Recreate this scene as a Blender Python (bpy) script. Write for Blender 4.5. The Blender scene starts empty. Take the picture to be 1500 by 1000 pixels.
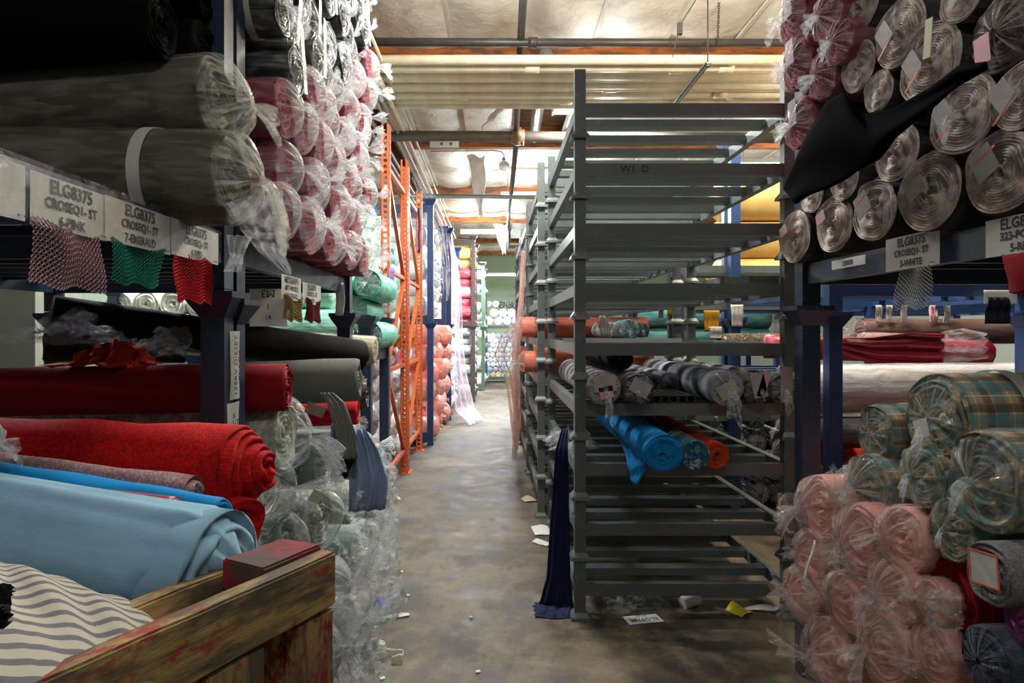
import bpy, math, random
from mathutils import Vector, Matrix, noise as mnoise
PI = math.pi
SC = bpy.context.scene
COL = SC.collection

# ---------------------------------------------------------------- camera, light, exposure
F, VX, VY, H = 1000.0, 725.0, 485.0, 1.5
cam_data = bpy.data.cameras.new('camera')
cam_data.lens = 24.0
cam_data.sensor_width = 36.0
cam_data.shift_x = 25.0 / 1500
cam_data.shift_y = -15.0 / 1500
cam_data.clip_start = 0.05
cam = bpy.data.objects.new('camera', cam_data)
cam.location = (0, 0, H)
cam.rotation_euler = (PI / 2, 0, 0)
COL.objects.link(cam)
SC.camera = cam
SC.view_settings.view_transform = 'Standard'
SC.view_settings.look = 'None'
SC.view_settings.gamma = 1
SC.view_settings.use_curve_mapping = False
SC.view_settings.exposure = 0.0
world = bpy.data.worlds.new('world')
SC.world = world
world.use_nodes = True
world.node_tree.nodes['Background'].inputs[0].default_value = (0.05, 0.055, 0.06, 1)
world.node_tree.nodes['Background'].inputs[1].default_value = 0.4

def area(name, loc, rot, sx, sy, power, color):
    l = bpy.data.lights.new(name, 'AREA')
    l.shape = 'RECTANGLE'; l.size = sx; l.size_y = sy; l.energy = power; l.color = color
    o = bpy.data.objects.new(name, l)
    o.location = loc; o.rotation_euler = rot
    COL.objects.link(o)
    return o
COOL, NEUT, WARM = (0.93, 0.98, 1.0), (1.0, 0.98, 0.95), (1.0, 0.86, 0.62)
# (x, y, z, size_x, size_y, watts, colour): the hall's fluorescent strips, with unseen ones added for light
LAMPS = [
    (1.30, 7.75, 4.02, 1.3, 0.16, 170, COOL),
    (4.20, 9.90, 3.92, 1.5, 0.20, 170, NEUT),
    (0.70, 23.0, 3.42, 1.9, 0.16, 260, COOL),
    (0.75, 12.3, 3.95, 1.3, 0.16, 500, COOL),
    (-0.2, 16.8, 3.95, 1.3, 0.16, 500, COOL),
    (-3.40, 5.9, 4.00, 1.3, 0.16, 260, COOL),  # hidden strip added to light the left side
    (-3.6, 11.0, 3.95, 1.3, 0.16, 200, COOL),  # another hidden strip, added for light further down the left
    (3.60, 6.2, 4.02, 1.3, 0.16, 200, WARM),
    (0.05, 4.6, 4.15, 1.3, 0.16, 120, NEUT),  # above the frame, added to light the near aisle and ceiling
    (1.90, 4.85, 4.15, 1.3, 0.16, 110, WARM),  # unseen warm strip added to brighten the ceiling in view
    (0.10, -0.7, 4.10, 1.3, 0.16, 38, NEUT),  # fill added behind the camera for the near things
    (3.4, 3.3, 4.10, 1.3, 0.16, 30, NEUT),  # out of frame, added to light the near right side
]
for i, (x, y, z, sx, sy, w, c) in enumerate(LAMPS):
    area('lamp_light', (x, y, z - 0.075), (0, 0, 0), sx, sy, w, c)
    l = bpy.data.lights.new('tube_glow', 'POINT')      # the open tubes also light sideways and up
    l.energy = w * (1.1 if i in (8, 9) else 0.42); l.color = c; l.shadow_soft_size = 0.12  # stronger for the two added overhead strips, to brighten the ceiling
    o = bpy.data.objects.new('tube_glow', l); o.location = (x, y - .02, z - 0.22); COL.objects.link(o)

# ---------------------------------------------------------------- helpers
def pt(px, py, d):
    return Vector(((px - VX) * d / F, d, H - (py - VY) * d / F))
def ptx(px, py, X):
    return pt(px, py, X * F / (px - VX))
def proj(v):
    return VX + v[0] * F / v[1], VY - (v[2] - H) * F / v[1]
def lin(h):
    h = h.lstrip('#')
    r = []
    for i in (0, 2, 4):
        c = int(h[i:i + 2], 16) / 255
        r.append(c / 12.92 if c <= 0.04045 else ((c + 0.055) / 1.055) ** 2.4)
    return (r[0], r[1], r[2], 1)

class MB:
    def __init__(s):
        s.v = []; s.f = []; s.uv = None; s.mi = []
    def box(s, x0, x1, y0, y1, z0, z1, M=None, mi=0):
        b = len(s.v)
        p = [(x0, y0, z0), (x1, y0, z0), (x1, y1, z0), (x0, y1, z0), (x0, y0, z1), (x1, y0, z1), (x1, y1, z1), (x0, y1, z1)]
        if M is not None: p = [tuple(M @ Vector(q)) for q in p]
        s.v += p
        s.f += [(b, b + 3, b + 2, b + 1), (b + 4, b + 5, b + 6, b + 7), (b, b + 1, b + 5, b + 4), (b + 1, b + 2, b + 6, b + 5), (b + 2, b + 3, b + 7, b + 6), (b + 3, b, b + 4, b + 7)]
        s.mi += [mi] * 6
        return s
    def frustum(s, x, y, z0, z1, a0, a1, b0=None, b1=None):
        b0 = a0 if b0 is None else b0; b1 = a1 if b1 is None else b1
        b = len(s.v)
        s.v += [(x - a0, y - b0, z0), (x + a0, y - b0, z0), (x + a0, y + b0, z0), (x - a0, y + b0, z0), (x - a1, y - b1, z1), (x + a1, y - b1, z1), (x + a1, y + b1, z1), (x - a1, y + b1, z1)]
        s.f += [(b, b + 3, b + 2, b + 1), (b + 4, b + 5, b + 6, b + 7), (b, b + 1, b + 5, b + 4), (b + 1, b + 2, b + 6, b + 5), (b + 2, b + 3, b + 7, b + 6), (b + 3, b, b + 4, b + 7)]
        s.mi += [0] * 6
        return s
    def bar(s, a, c, w, h=None, up=(0, 0, 1)):
        h = w if h is None else h
        a = Vector(a); c = Vector(c); d = (c - a); L = d.length; d.normalize()
        u = Vector(up)
        if abs(d.dot(u)) > 0.98: u = Vector((1, 0, 0))
        sd = d.cross(u).normalized(); u = sd.cross(d)
        M = Matrix.Translation(a) @ Matrix((( sd.x, d.x, u.x, 0), (sd.y, d.y, u.y, 0), (sd.z, d.z, u.z, 0), (0, 0, 0, 1)))
        return s.box(-w / 2, w / 2, 0, L, -h / 2, h / 2, M)
    def tube(s, pts, r, n=10, cap=True):
        pts = [Vector(p) for p in pts]
        b = len(s.v); m = len(pts)
        rr = r if isinstance(r, (list, tuple)) else [r] * m
        ref = None
        for i, p in enumerate(pts):
            d = (pts[min(i + 1, m - 1)] - pts[max(i - 1, 0)]).normalized()
            if ref is None:
                ref = Vector((0, 0, 1)) if abs(d.z) < 0.9 else Vector((1, 0, 0))
            e = (ref - d * ref.dot(d)).normalized(); ref = e
            g = d.cross(e)
            for k in range(n):
                t = 2 * PI * k / n
                s.v.append(tuple(p + (e * math.cos(t) + g * math.sin(t)) * rr[i]))
        for i in range(m - 1):
            for k in range(n):
                k2 = (k + 1) % n
                s.f.append((b + i * n + k, b + i * n + k2, b + (i + 1) * n + k2, b + (i + 1) * n + k)); s.mi.append(0)
        if cap:
            s.f.append(tuple(b + k for k in range(n))[::-1]); s.mi.append(0)
            s.f.append(tuple(b + (m - 1) * n + k for k in range(n))); s.mi.append(0)
        return s
    def grid(s, fn, nu, nv, closed=False):
        b = len(s.v)
        for i in range(nu + 1):
            for j in range(nv + 1):
                s.v.append(tuple(fn(i / nu, j / nv)))
        for i in range(nu):
            for j in range(nv):
                a = b + i * (nv + 1) + j
                s.f.append((a, a + 1, a + nv + 2, a + nv + 1)); s.mi.append(0)
        return s
    def mesh(s, name, mats, smooth=False):
        m = bpy.data.meshes.new(name)
        m.from_pydata(s.v, [], s.f)
        if not isinstance(mats, (list, tuple)): mats = [mats]
        for q in mats: m.materials.append(q)
        if len(mats) > 1:
            m.polygons.foreach_set('material_index', s.mi)
        if smooth: m.polygons.foreach_set('use_smooth', [True] * len(m.polygons))
        if s.uv:
            uvl = m.uv_layers.new(name='UVMap')
            co = []
            for lp in m.loops: co += s.uv[lp.vertex_index]
            uvl.data.foreach_set('uv', co)
        if getattr(s, 'gather', None):
            at = m.attributes.new('gather', 'FLOAT', 'POINT'); at.data.foreach_set('value', s.gather)
        m.update()
        return m

def link(name, data, parent=None, loc=None, rot=None):
    o = bpy.data.objects.new(name, data)
    COL.objects.link(o)
    if parent is not None: o.parent = parent
    if loc is not None: o.location = loc
    if rot is not None: o.rotation_euler = rot
    return o
def tag(o, label, cat, group=None, kind=None):
    if label: o['label'] = label
    if cat: o['category'] = cat
    if group: o['group'] = group
    if kind: o['kind'] = kind
    return o
def thing(name, label, cat, loc=(0, 0, 0), rot=(0, 0, 0), group=None):
    return tag(link(name, None, None, loc, rot), label, cat, group)
def struct(name, mesh, parent=None):
    o = link(name, mesh, parent)
    o['kind'] = 'structure'
    return o

# ---------------------------------------------------------------- materials
MC = {}
def nt(name):
    m = bpy.data.materials.new(name); m.use_nodes = True
    t = m.node_tree; p = t.nodes['Principled BSDF']
    return m, t, p
def N(t, kind, **kw):
    n = t.nodes.new(kind)
    for k, v in kw.items(): setattr(n, k, v)
    return n
def coord(t, which='Object', scale=(1, 1, 1), rot=(0, 0, 0)):
    c = N(t, 'ShaderNodeTexCoord'); mp = N(t, 'ShaderNodeMapping')
    mp.inputs['Scale'].default_value = scale; mp.inputs['Rotation'].default_value = rot
    t.links.new(c.outputs[which], mp.inputs[0])
    return mp.outputs[0]
def noise(t, vec, scale, detail=3, rough=0.55, dist=0.0):
    n = N(t, 'ShaderNodeTexNoise')
    n.inputs['Scale'].default_value = scale; n.inputs['Detail'].default_value = detail
    n.inputs['Roughness'].default_value = rough; n.inputs['Distortion'].default_value = dist
    t.links.new(vec, n.inputs['Vector'])
    return n.outputs[0]
def ramp(t, fac, stops):
    r = N(t, 'ShaderNodeValToRGB')
    els = r.color_ramp.elements
    while len(els) < len(stops): els.new(0.5)
    for e, (p, c) in zip(els, stops):
        e.position = p; e.color = c if len(c) == 4 else tuple(c) + (1,)
    t.links.new(fac, r.inputs[0])
    return r.outputs[0]
def mix(t, fac, a, b, mode='MIX'):
    m = N(t, 'ShaderNodeMix', data_type='RGBA', blend_type=mode)
    for inp, v in ((m.inputs[0], fac), (m.inputs[6], a), (m.inputs[7], b)):
        if hasattr(v, 'links') or hasattr(v, 'is_linked'): t.links.new(v, inp)
        else: inp.default_value = v
    return m.outputs[2]
def bump(t, p, h, strength=0.3, dist=0.01):
    b = N(t, 'ShaderNodeBump'); b.inputs['Strength'].default_value = strength; b.inputs['Distance'].default_value = dist
    t.links.new(h, b.inputs['Height']); t.links.new(b.outputs[0], p.inputs['Normal'])
def g(v): return (v, v, v, 1)
def dk(c, k): return (c[0] * k, c[1] * k, c[2] * k, 1)

def fabric(hexc, kind='plain', hex2=None):
    key = ('fab', hexc, kind, hex2)
    if key in MC: return MC[key]
    m, t, p = nt('fabric'); c = lin(hexc); c2 = lin(hex2) if hex2 else dk(c, 0.5)
    p.inputs['Roughness'].default_value = 0.88
    p.inputs['Specular IOR Level'].default_value = 0.25
    uv = coord(t, 'UV')
    col = None
    n1 = noise(t, coord(t, 'Object', (3, 14, 14)), 2.2, 4)
    base = ramp(t, n1, [(0.25, dk(c, 0.72)), (0.75, c)])
    if kind == 'plain':
        h = noise(t, coord(t, 'UV', (90, 420, 1)), 1, 2)
        bump(t, p, h, 0.25, 0.002)
    elif kind == 'knit':
        w = N(t, 'ShaderNodeTexVoronoi'); w.inputs['Scale'].default_value = 1
        t.links.new(coord(t, 'UV', (170, 130, 1)), w.inputs['Vector'])
        base = mix(t, ramp(t, w.outputs[0], [(0.15, g(0.15)), (0.6, g(1))]), dk(c, 1.0), dk(c, 0.45))
        bump(t, p, w.outputs[0], -0.8, 0.004)
    elif kind == 'plaid':
        sp = N(t, 'ShaderNodeSeparateXYZ'); t.links.new(uv, sp.inputs[0])
        def band(sock, per, width, off=0.0):
            a = N(t, 'ShaderNodeMath', operation='MULTIPLY_ADD'); t.links.new(sock, a.inputs[0]); a.inputs[1].default_value = 1 / per; a.inputs[2].default_value = off
            f = N(t, 'ShaderNodeMath', operation='FRACT'); t.links.new(a.outputs[0], f.inputs[0])
            l = N(t, 'ShaderNodeMath', operation='LESS_THAN'); t.links.new(f.outputs[0], l.inputs[0]); l.inputs[1].default_value = width
            return l.outputs[0]
        base = lin('#a58a60')
        def lay(b, s, cc, k):
            q = N(t, 'ShaderNodeMath', operation='MULTIPLY'); t.links.new(s, q.inputs[0]); q.inputs[1].default_value = k
            return mix(t, q.outputs[0], b, cc)
        for sock in (sp.outputs[0], sp.outputs[1]):
            base = lay(base, band(sock, .105, .34, .1), lin('#15717a'), 0.66)
            base = lay(base, band(sock, .105, .20, .70), lin('#2f2e28'), 0.72)
            base = lay(base, band(sock, .105, .05, .5), lin('#8a4a38'), 0.8)
            base = lay(base, band(sock, .105, .03, .25), lin('#d8e0d0'), 0.7)
        bump(t, p, noise(t, coord(t, 'UV', (300, 300, 1)), 1, 2), 0.3, 0.002)
    elif kind == 'stripe':
        w = N(t, 'ShaderNodeTexWave'); w.inputs['Scale'].default_value = 1; w.inputs['Distortion'].default_value = 0.0
        t.links.new(coord(t, 'UV', (3.2, 0, 0)), w.inputs['Vector'])
        base = ramp(t, w.outputs[1], [(0.62, c), (0.72, c2)])
        bump(t, p, noise(t, coord(t, 'UV', (300, 300, 1)), 1, 2), 0.2, 0.002)
    elif kind == 'bands':
        w = N(t, 'ShaderNodeTexWave'); w.inputs['Scale'].default_value = 1; w.inputs['Distortion'].default_value = 0.6
        t.links.new(coord(t, 'UV', (1.6, 0.5, 0)), w.inputs['Vector'])
        base = ramp(t, w.outputs[1], [(0.3, c), (0.42, c2), (0.6, c2), (0.8, lin('#7d828e'))])
    elif kind == 'herring':
        w = N(t, 'ShaderNodeTexWave', wave_profile='TRI'); w.inputs['Scale'].default_value = 3; w.inputs['Distortion'].default_value = 2.2
        w.inputs['Detail'].default_value = 0; w.inputs['Detail Scale'].default_value = 1.2
        t.links.new(coord(t, 'UV', (14, 9, 1)), w.inputs['Vector'])
        base = ramp(t, w.outputs[1], [(0.3, c), (0.7, c2)])
        bump(t, p, w.outputs[1], 0.3, 0.003)
    elif kind == 'pinstripe':
        w = N(t, 'ShaderNodeTexWave'); w.inputs['Scale'].default_value = 1
        t.links.new(coord(t, 'UV', (55, 0, 0)), w.inputs['Vector'])
        base = ramp(t, w.outputs[1], [(0.55, c), (0.75, c2)])
    elif kind == 'mottle':
        nn = noise(t, coord(t, 'Object'), 26, 4, 0.7)
        base = ramp(t, nn, [(0.42, c), (0.56, c2), (0.72, lin('#c9c9c2'))])
        bump(t, p, nn, 0.4, 0.005)
    elif kind == 'fleece':
        nn = noise(t, coord(t, 'Object'), 130, 3, 0.8)
        base = ramp(t, nn, [(0.35, dk(c, 0.45)), (0.65, c)])
        bump(t, p, nn, 0.9, 0.008)
    elif kind == 'tiedye':
        nn = noise(t, coord(t, 'Object'), 9, 5, 0.7, 1.5)
        base = ramp(t, nn, [(0.4, c), (0.52, c2), (0.62, lin('#a9c8c8')), (0.7, c)])
    elif kind == 'matte':
        p.inputs['Roughness'].default_value = 1.0; p.inputs['Specular IOR Level'].default_value = 0.02
    elif kind == 'satin':
        p.inputs['Roughness'].default_value = 0.36
        p.inputs['Specular IOR Level'].default_value = 0.4
        bump(t, p, noise(t, coord(t, 'Object', (1, 4, 4)), 7, 3), 0.35, 0.02)
    if hasattr(base, 'is_linked'): t.links.new(base, p.inputs['Base Color'])
    else: p.inputs['Base Color'].default_value = base
    MC[key] = m
    return m

def radial(t, sc):
    """streaks that run with the pleats: noise over the direction around the roll's own axis"""
    sp = N(t, 'ShaderNodeSeparateXYZ'); tc = N(t, 'ShaderNodeTexCoord'); t.links.new(tc.outputs['Object'], sp.inputs[0])
    cb = N(t, 'ShaderNodeCombineXYZ'); t.links.new(sp.outputs[1], cb.inputs[1]); t.links.new(sp.outputs[2], cb.inputs[2])
    nm = N(t, 'ShaderNodeVectorMath', operation='NORMALIZE'); t.links.new(cb.outputs[0], nm.inputs[0])
    ad = N(t, 'ShaderNodeVectorMath', operation='ADD'); t.links.new(nm.outputs[0], ad.inputs[0])
    ob = N(t, 'ShaderNodeObjectInfo'); cb2 = N(t, 'ShaderNodeCombineXYZ'); 
    ml = N(t, 'ShaderNodeMath', operation='MULTIPLY'); t.links.new(ob.outputs['Random'], ml.inputs[0]); ml.inputs[1].default_value = 20
    xx = N(t, 'ShaderNodeMath', operation='MULTIPLY_ADD'); t.links.new(sp.outputs[0], xx.inputs[0]); xx.inputs[1].default_value = 1.5; t.links.new(ml.outputs[0], xx.inputs[2])
    t.links.new(xx.outputs[0], cb2.inputs[0]); t.links.new(cb2.outputs[0], ad.inputs[1])
    return noise(t, ad.outputs[0], sc, 4, 0.7)
def gath(t):
    a = N(t, 'ShaderNodeAttribute'); a.attribute_name = 'gather'
    return a.outputs['Fac']
def film(kind='clear', tint='#dfe4e6'):
    """polythene: see-through where stretched, milky along its creases and pleats"""
    key = ('film', kind, tint)
    if key in MC: return MC[key]
    m, t, p = nt('clear_film'); c = lin(tint)
    lo, hi = {'clear': (0.04, 0.40), 'milky': (0.12, 0.66), 'thin': (0.02, 0.24), 'wrap': (0.03, 0.22), 'sheet': (0.20, 0.50)}[kind]
    ghi = {'clear': 0.78, 'milky': 0.92, 'thin': 0.75, 'wrap': 0.30, 'sheet': 0.8}[kind]
    sc = (3, 11, 11) if kind != 'sheet' else (9, 9, 2)
    n1 = noise(t, coord(t, 'Object', sc), 2.2, 4, 0.6, 0.8)
    a = ramp(t, n1, [(0.42, g(lo)), (0.55, g((lo + hi) / 2)), (0.70, g(hi))])
    rn = radial(t, 7)
    a2 = ramp(t, rn, [(0.42, g(lo)), (0.54, g(ghi * .4)), (0.64, g(ghi))])
    al = mix(t, gath(t), a, a2)
    tl = N(t, 'ShaderNodeBsdfTranslucent'); tl.inputs[0].default_value = c
    tp = N(t, 'ShaderNodeBsdfTransparent')
    m1 = N(t, 'ShaderNodeMixShader'); m1.inputs[0].default_value = 0.4
    t.links.new(p.outputs[0], m1.inputs[1]); t.links.new(tl.outputs[0], m1.inputs[2])
    m2 = N(t, 'ShaderNodeMixShader'); t.links.new(al, m2.inputs[0])
    t.links.new(tp.outputs[0], m2.inputs[1]); t.links.new(m1.outputs[0], m2.inputs[2])
    t.links.new(m2.outputs[0], t.nodes['Material Output'].inputs[0])
    p.inputs['Base Color'].default_value = c
    p.inputs['Roughness'].default_value = 0.15
    p.inputs['Specular IOR Level'].default_value = 0.7
    wrap = kind == 'wrap'
    if wrap:
        p.inputs['Roughness'].default_value = 0.42; p.inputs['Specular IOR Level'].default_value = 0.35
    bump(t, p, mix(t, gath(t), n1, rn), 0.15 if wrap else 0.55, 0.02)
    MC[key] = m
    return m
def bagged(hexc, amount=0.5, bump_k=0.6, gloss=0.25):
    """one-layer look of a roll seen through its own tight clear bag (used small, far off)"""
    key = ('bagged', hexc, amount)
    if key in MC: return MC[key]
    m, t, p = nt('bagged_fabric'); c = lin(hexc); W = (0.80, 0.81, 0.82, 1)
    n1 = noise(t, coord(t, 'Object', (3, 10, 10)), 2.4, 3, 0.6, 0.8)
    rn = radial(t, 6)
    c1 = ramp(t, n1, [(0.36, c), (0.66, mixc(c, W, amount * .5)), (0.8, mixc(c, W, .8))])
    c2 = ramp(t, rn, [(0.40, c), (0.56, mixc(c, W, amount)), (0.66, W)])
    t.links.new(mix(t, gath(t), c1, c2), p.inputs['Base Color'])
    p.inputs['Roughness'].default_value = gloss
    p.inputs['Specular IOR Level'].default_value = 0.5
    bump(t, p, mix(t, gath(t), n1, rn), bump_k, 0.03)
    MC[key] = m
    return m
def mixc(a, b, k): return tuple(a[i] * (1 - k) + b[i] * k for i in range(4))
def plain(name, hexc, rough=0.6, metal=0.0, nscale=0, k=0.7, spec=0.5, bk=0.0):
    key = (name, hexc, rough)
    if key in MC: return MC[key]
    m, t, p = nt(name); c = lin(hexc)
    p.inputs['Roughness'].default_value = rough; p.inputs['Metallic'].default_value = metal
    p.inputs['Specular IOR Level'].default_value = spec
    if nscale:
        n1 = noise(t, coord(t, 'Object'), nscale, 4, 0.6)
        t.links.new(ramp(t, n1, [(0.3, dk(c, k)), (0.7, c)]), p.inputs['Base Color'])
        if bk: bump(t, p, n1, bk, 0.01)
    else: p.inputs['Base Color'].default_value = c
    MC[key] = m
    return m
def metal(hexc, wear='#6b6f6f', name='painted_steel', rough=0.42):
    key = ('metal', hexc)
    if key in MC: return MC[key]
    m, t, p = nt(name); c = lin(hexc); w = lin(wear)
    n1 = noise(t, coord(t, 'Object'), 5, 5, 0.7); n2 = noise(t, coord(t, 'Object'), 42, 3, 0.7)
    b = ramp(t, n1, [(0.3, dk(c, 0.8)), (0.7, c)])
    f = ramp(t, n2, [(0.62, g(0)), (0.7, g(0.55))])
    t.links.new(mix(t, f, b, w), p.inputs['Base Color'])
    p.inputs['Roughness'].default_value = rough
    p.inputs['Metallic'].default_value = 0.0
    bump(t, p, n2, 0.12, 0.003)
    MC[key] = m
    return m
def emit(name, color, s):
    m, t, p = nt(name)
    p.inputs['Base Color'].default_value = (0.8, 0.8, 0.8, 1)
    p.inputs['Emission Color'].default_value = tuple(color) + (1,)
    p.inputs['Emission Strength'].default_value = s
    return m
def wood(hexc, hex2, paint=None, scale=(2, 26, 26), name='rough_timber', amt=0.55, axis=None):
    key = ('wood', hexc, hex2, paint, scale, amt)
    if key in MC: return MC[key]
    m, t, p = nt(name)
    n1 = noise(t, coord(t, 'Object', scale), 1.5, 5, 0.65, 0.6)
    n2 = noise(t, coord(t, 'Object', tuple(0.35 * s + 2 for s in scale)), 1.3, 4, 0.7)
    b = ramp(t, n1, [(0.3, lin(hex2)), (0.52, lin(hexc)), (0.8, dk(lin(hexc), 1.25))])
    b = mix(t, ramp(t, n2, [(0.46, g(0)), (0.60, g(0.85))]), b, lin('#3d3c34'))
    if paint:
        n3 = noise(t, coord(t, 'Object', tuple(0.2 * s + 3 for s in scale)), 1.7, 5, 0.75)
        b = mix(t, ramp(t, n3, [(amt - .03, g(0)), (amt + .03, g(0.9))]), b, lin(paint))
    t.links.new(b, p.inputs['Base Color'])
    p.inputs['Roughness'].default_value = 0.8
    bump(t, p, n1, 0.35, 0.006)
    MC[key] = m
    return m

PAPER = plain('paper', '#cfcfca', 0.7, nscale=18, k=0.86)
_t = PAPER.node_tree; _tl = N(_t, 'ShaderNodeBsdfTranslucent'); _tl.inputs[0].default_value = (.75, .75, .72, 1)
_m = N(_t, 'ShaderNodeMixShader'); _m.inputs[0].default_value = .3
_t.links.new(_t.nodes['Principled BSDF'].outputs[0], _m.inputs[1]); _t.links.new(_tl.outputs[0], _m.inputs[2]); _t.links.new(_m.outputs[0], _t.nodes['Material Output'].inputs[0])
TAPE = plain('white_tape', '#d3d2c6', 0.5)
INK = plain('black_ink', '#1b1b1d', 0.7)
CARD = plain('cardboard', '#a98256', 0.85, nscale=14)

# ---------------------------------------------------------------- meshes of rolls and bags (axis +X, visible end at the origin)
def wob(seed, a, b=0.0, c=0.0):
    return math.sin(a * 1.0 + seed * 1.7) * 0.5 + math.sin(a * 2.0 - b * 1.3 + seed * 2.9) * 0.3 + math.sin(b * 2.7 + c + a + seed) * 0.4

def roll_mb(r, L, seed=0, layers=7, ns=32, nl=10, sag=0.03, oval=0.0, frill=0.0, hole=0.12, cone=0.0):
    """a rolled bolt: wavy body, an end of separate wound layers with grooves"""
    rnd = random.Random(seed)
    mb = MB(); mb.uv = []
    rings = []
    for i in range(nl + 1):
        x = -L + L * i / nl
        rings.append((x, 1.0, sag * (1 if i < nl else 0.5), 0))
    lay = layers
    for k in range(lay):
        s0 = 1 - (1 - hole) * k / lay
        s1 = 1 - (1 - hole) * (k + 0.62) / lay
        s2 = 1 - (1 - hole) * (k + 0.86) / lay
        dx = frill * rnd.uniform(-1, 1) * r + cone * r * k / lay
        if k: rings.append((dx, s0, sag, 1))
        rings.append((dx + 0.005 * r / 0.1, (s0 + s1) / 2, sag, 1))
        rings.append((dx, s1, sag, 1))
        rings.append((dx - 0.022 * r, s2, sag, 1))
    rings.append((cone * r - 0.3 * r, hole * 0.9, 0, 1))
    cx = rnd.uniform(-.1, .1) * r; cz = rnd.uniform(-.1, .1) * r
    for ri, (x, s, w, e) in enumerate(rings):
        for k in range(ns):
            t = 2 * PI * k / ns
            rad = r * s * (1 + w * wob(seed, t * 2, x * 9, ri * 0.4 if e else 0))
            rad *= 1 + oval * math.cos(2 * t)
            q = 1 - s
            xx = x + (0.007 * wob(seed + 3, t * 3, s * 6) * r / 0.1 if e else 0)
            mb.v.append((xx, rad * math.cos(t) + cx * q, rad * math.sin(t) + cz * q))
            if e: mb.uv.append((1 + s * r * 1.0 + 0.2, t * r))
            else: mb.uv.append((x, t * r))
    nr = len(rings)
    for i in range(nr - 1):
        for k in range(ns):
            k2 = (k + 1) % ns
            mb.f.append((i * ns + k, i * ns + k2, (i + 1) * ns + k2, (i + 1) * ns + k)); mb.mi.append(rings[i + 1][3])
    mb.f.append(tuple((nr - 1) * ns + k for k in range(ns))); mb.mi.append(1)
    mb.f.append(tuple(range(ns))[::-1]); mb.mi.append(0)
    return mb

def bag_mb(r, L, seed=0, ns=64, g_len=0.75, off=(0, 0), pleat=0.10, nl=12, np_=12, back=False):
    """a clear bag pulled over the roll, gathered in radial pleats towards its tie"""
    mb = MB()
    rnd = random.Random(seed + 11)
    fr = [rnd.choice((9, 11, 13)), rnd.choice((17, 19, 23)), rnd.choice((27, 31))]
    ph = [rnd.uniform(0, 6) for _ in range(4)]
    G = g_len * r
    rows = []
    for i in range(nl + 1):
        rows.append((-L + (L - 0.12 * r) * i / nl, 1.04, 0.0))
    for i in range(1, np_ + 1):
        u = i / np_
        a = u * PI / 2
        rows.append((-0.12 * r + G * (math.sin(a) ** 0.8) * (0.55 + 0.45 * u), max(0.07, 1.04 * math.cos(a * 0.97) ** 0.75), u))
    for ri, (x, s, u) in enumerate(rows):
        for k in range(ns):
            t = 2 * PI * k / ns
            pl = (math.sin(fr[0] * t + ph[0]) * 0.5 + math.sin(fr[1] * t + ph[1]) * 0.35 + math.sin(fr[2] * t + ph[2]) * 0.25)
            amp = pleat * min(1, u * 2.2) * (1 - 0.55 * u) if u > 0 else 0.018 * (0.4 + ri / nl)
            rad = r * (s + amp * pl * (s ** 0.4) + (0.02 * wob(seed, t * 3, x * 14)))
            mb.v.append((x + (amp * 0.5 * r * pl if u > 0 else 0), rad * math.cos(t) + off[0] * r * u * u, rad * math.sin(t) + off[1] * r * u * u))
    nr = len(rows)
    mb.gather = [min(1.0, r_[2] * 1.4 + (.0 if r_[2] else 0)) for r_ in rows for _ in range(ns)]
    for i in range(nr - 1):
        for k in range(ns):
            k2 = (k + 1) % ns
            mb.f.append((i * ns + k, i * ns + k2, (i + 1) * ns + k2, (i + 1) * ns + k)); mb.mi.append(0)
    mb.tip = (rows[-1][0], off[0] * r, off[1] * r)
    return mb
def tail_mb(tip, r, seed=0, size=0.5, down=0.4, ns=26):
    """the loose end of the bag beyond the knot: a ruffled, flattened fan"""
    rnd = random.Random(seed + 5)
    mb = MB()
    dy = rnd.uniform(-.35, .35)
    ph = rnd.uniform(0, 6)
    fl = rnd.uniform(0.25, 0.6)
    def fn(u, v):
        t = 2 * PI * v
        rad = r * (0.085 + size * (u ** 1.2) * (0.55 + 0.3 * math.sin(3 * t + ph) + 0.22 * math.sin(7 * t + ph * 2)))
        if u < 0.12: rad = r * 0.1
        x = tip[0] - 0.02 * r + size * 1.1 * r * u * (1 + .2 * math.sin(5 * t))
        return (x, tip[1] + dy * r * u + rad * math.cos(t) * (fl if u > .1 else 1), tip[2] - down * r * u * u + rad * math.sin(t))
    mb.grid(fn, 7, ns)
    return mb

def orient(a, b):
    """rotation so that local +X runs from b to a"""
    d = (Vector(a) - Vector(b)).normalized()
    yaw = math.atan2(d.y, d.x); pit = -math.asin(max(-1, min(1, d.z)))
    return (0, pit, yaw)

MESH = {}
def cached(key, fn):
    if key not in MESH: MESH[key] = fn()
    return MESH[key]

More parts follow.
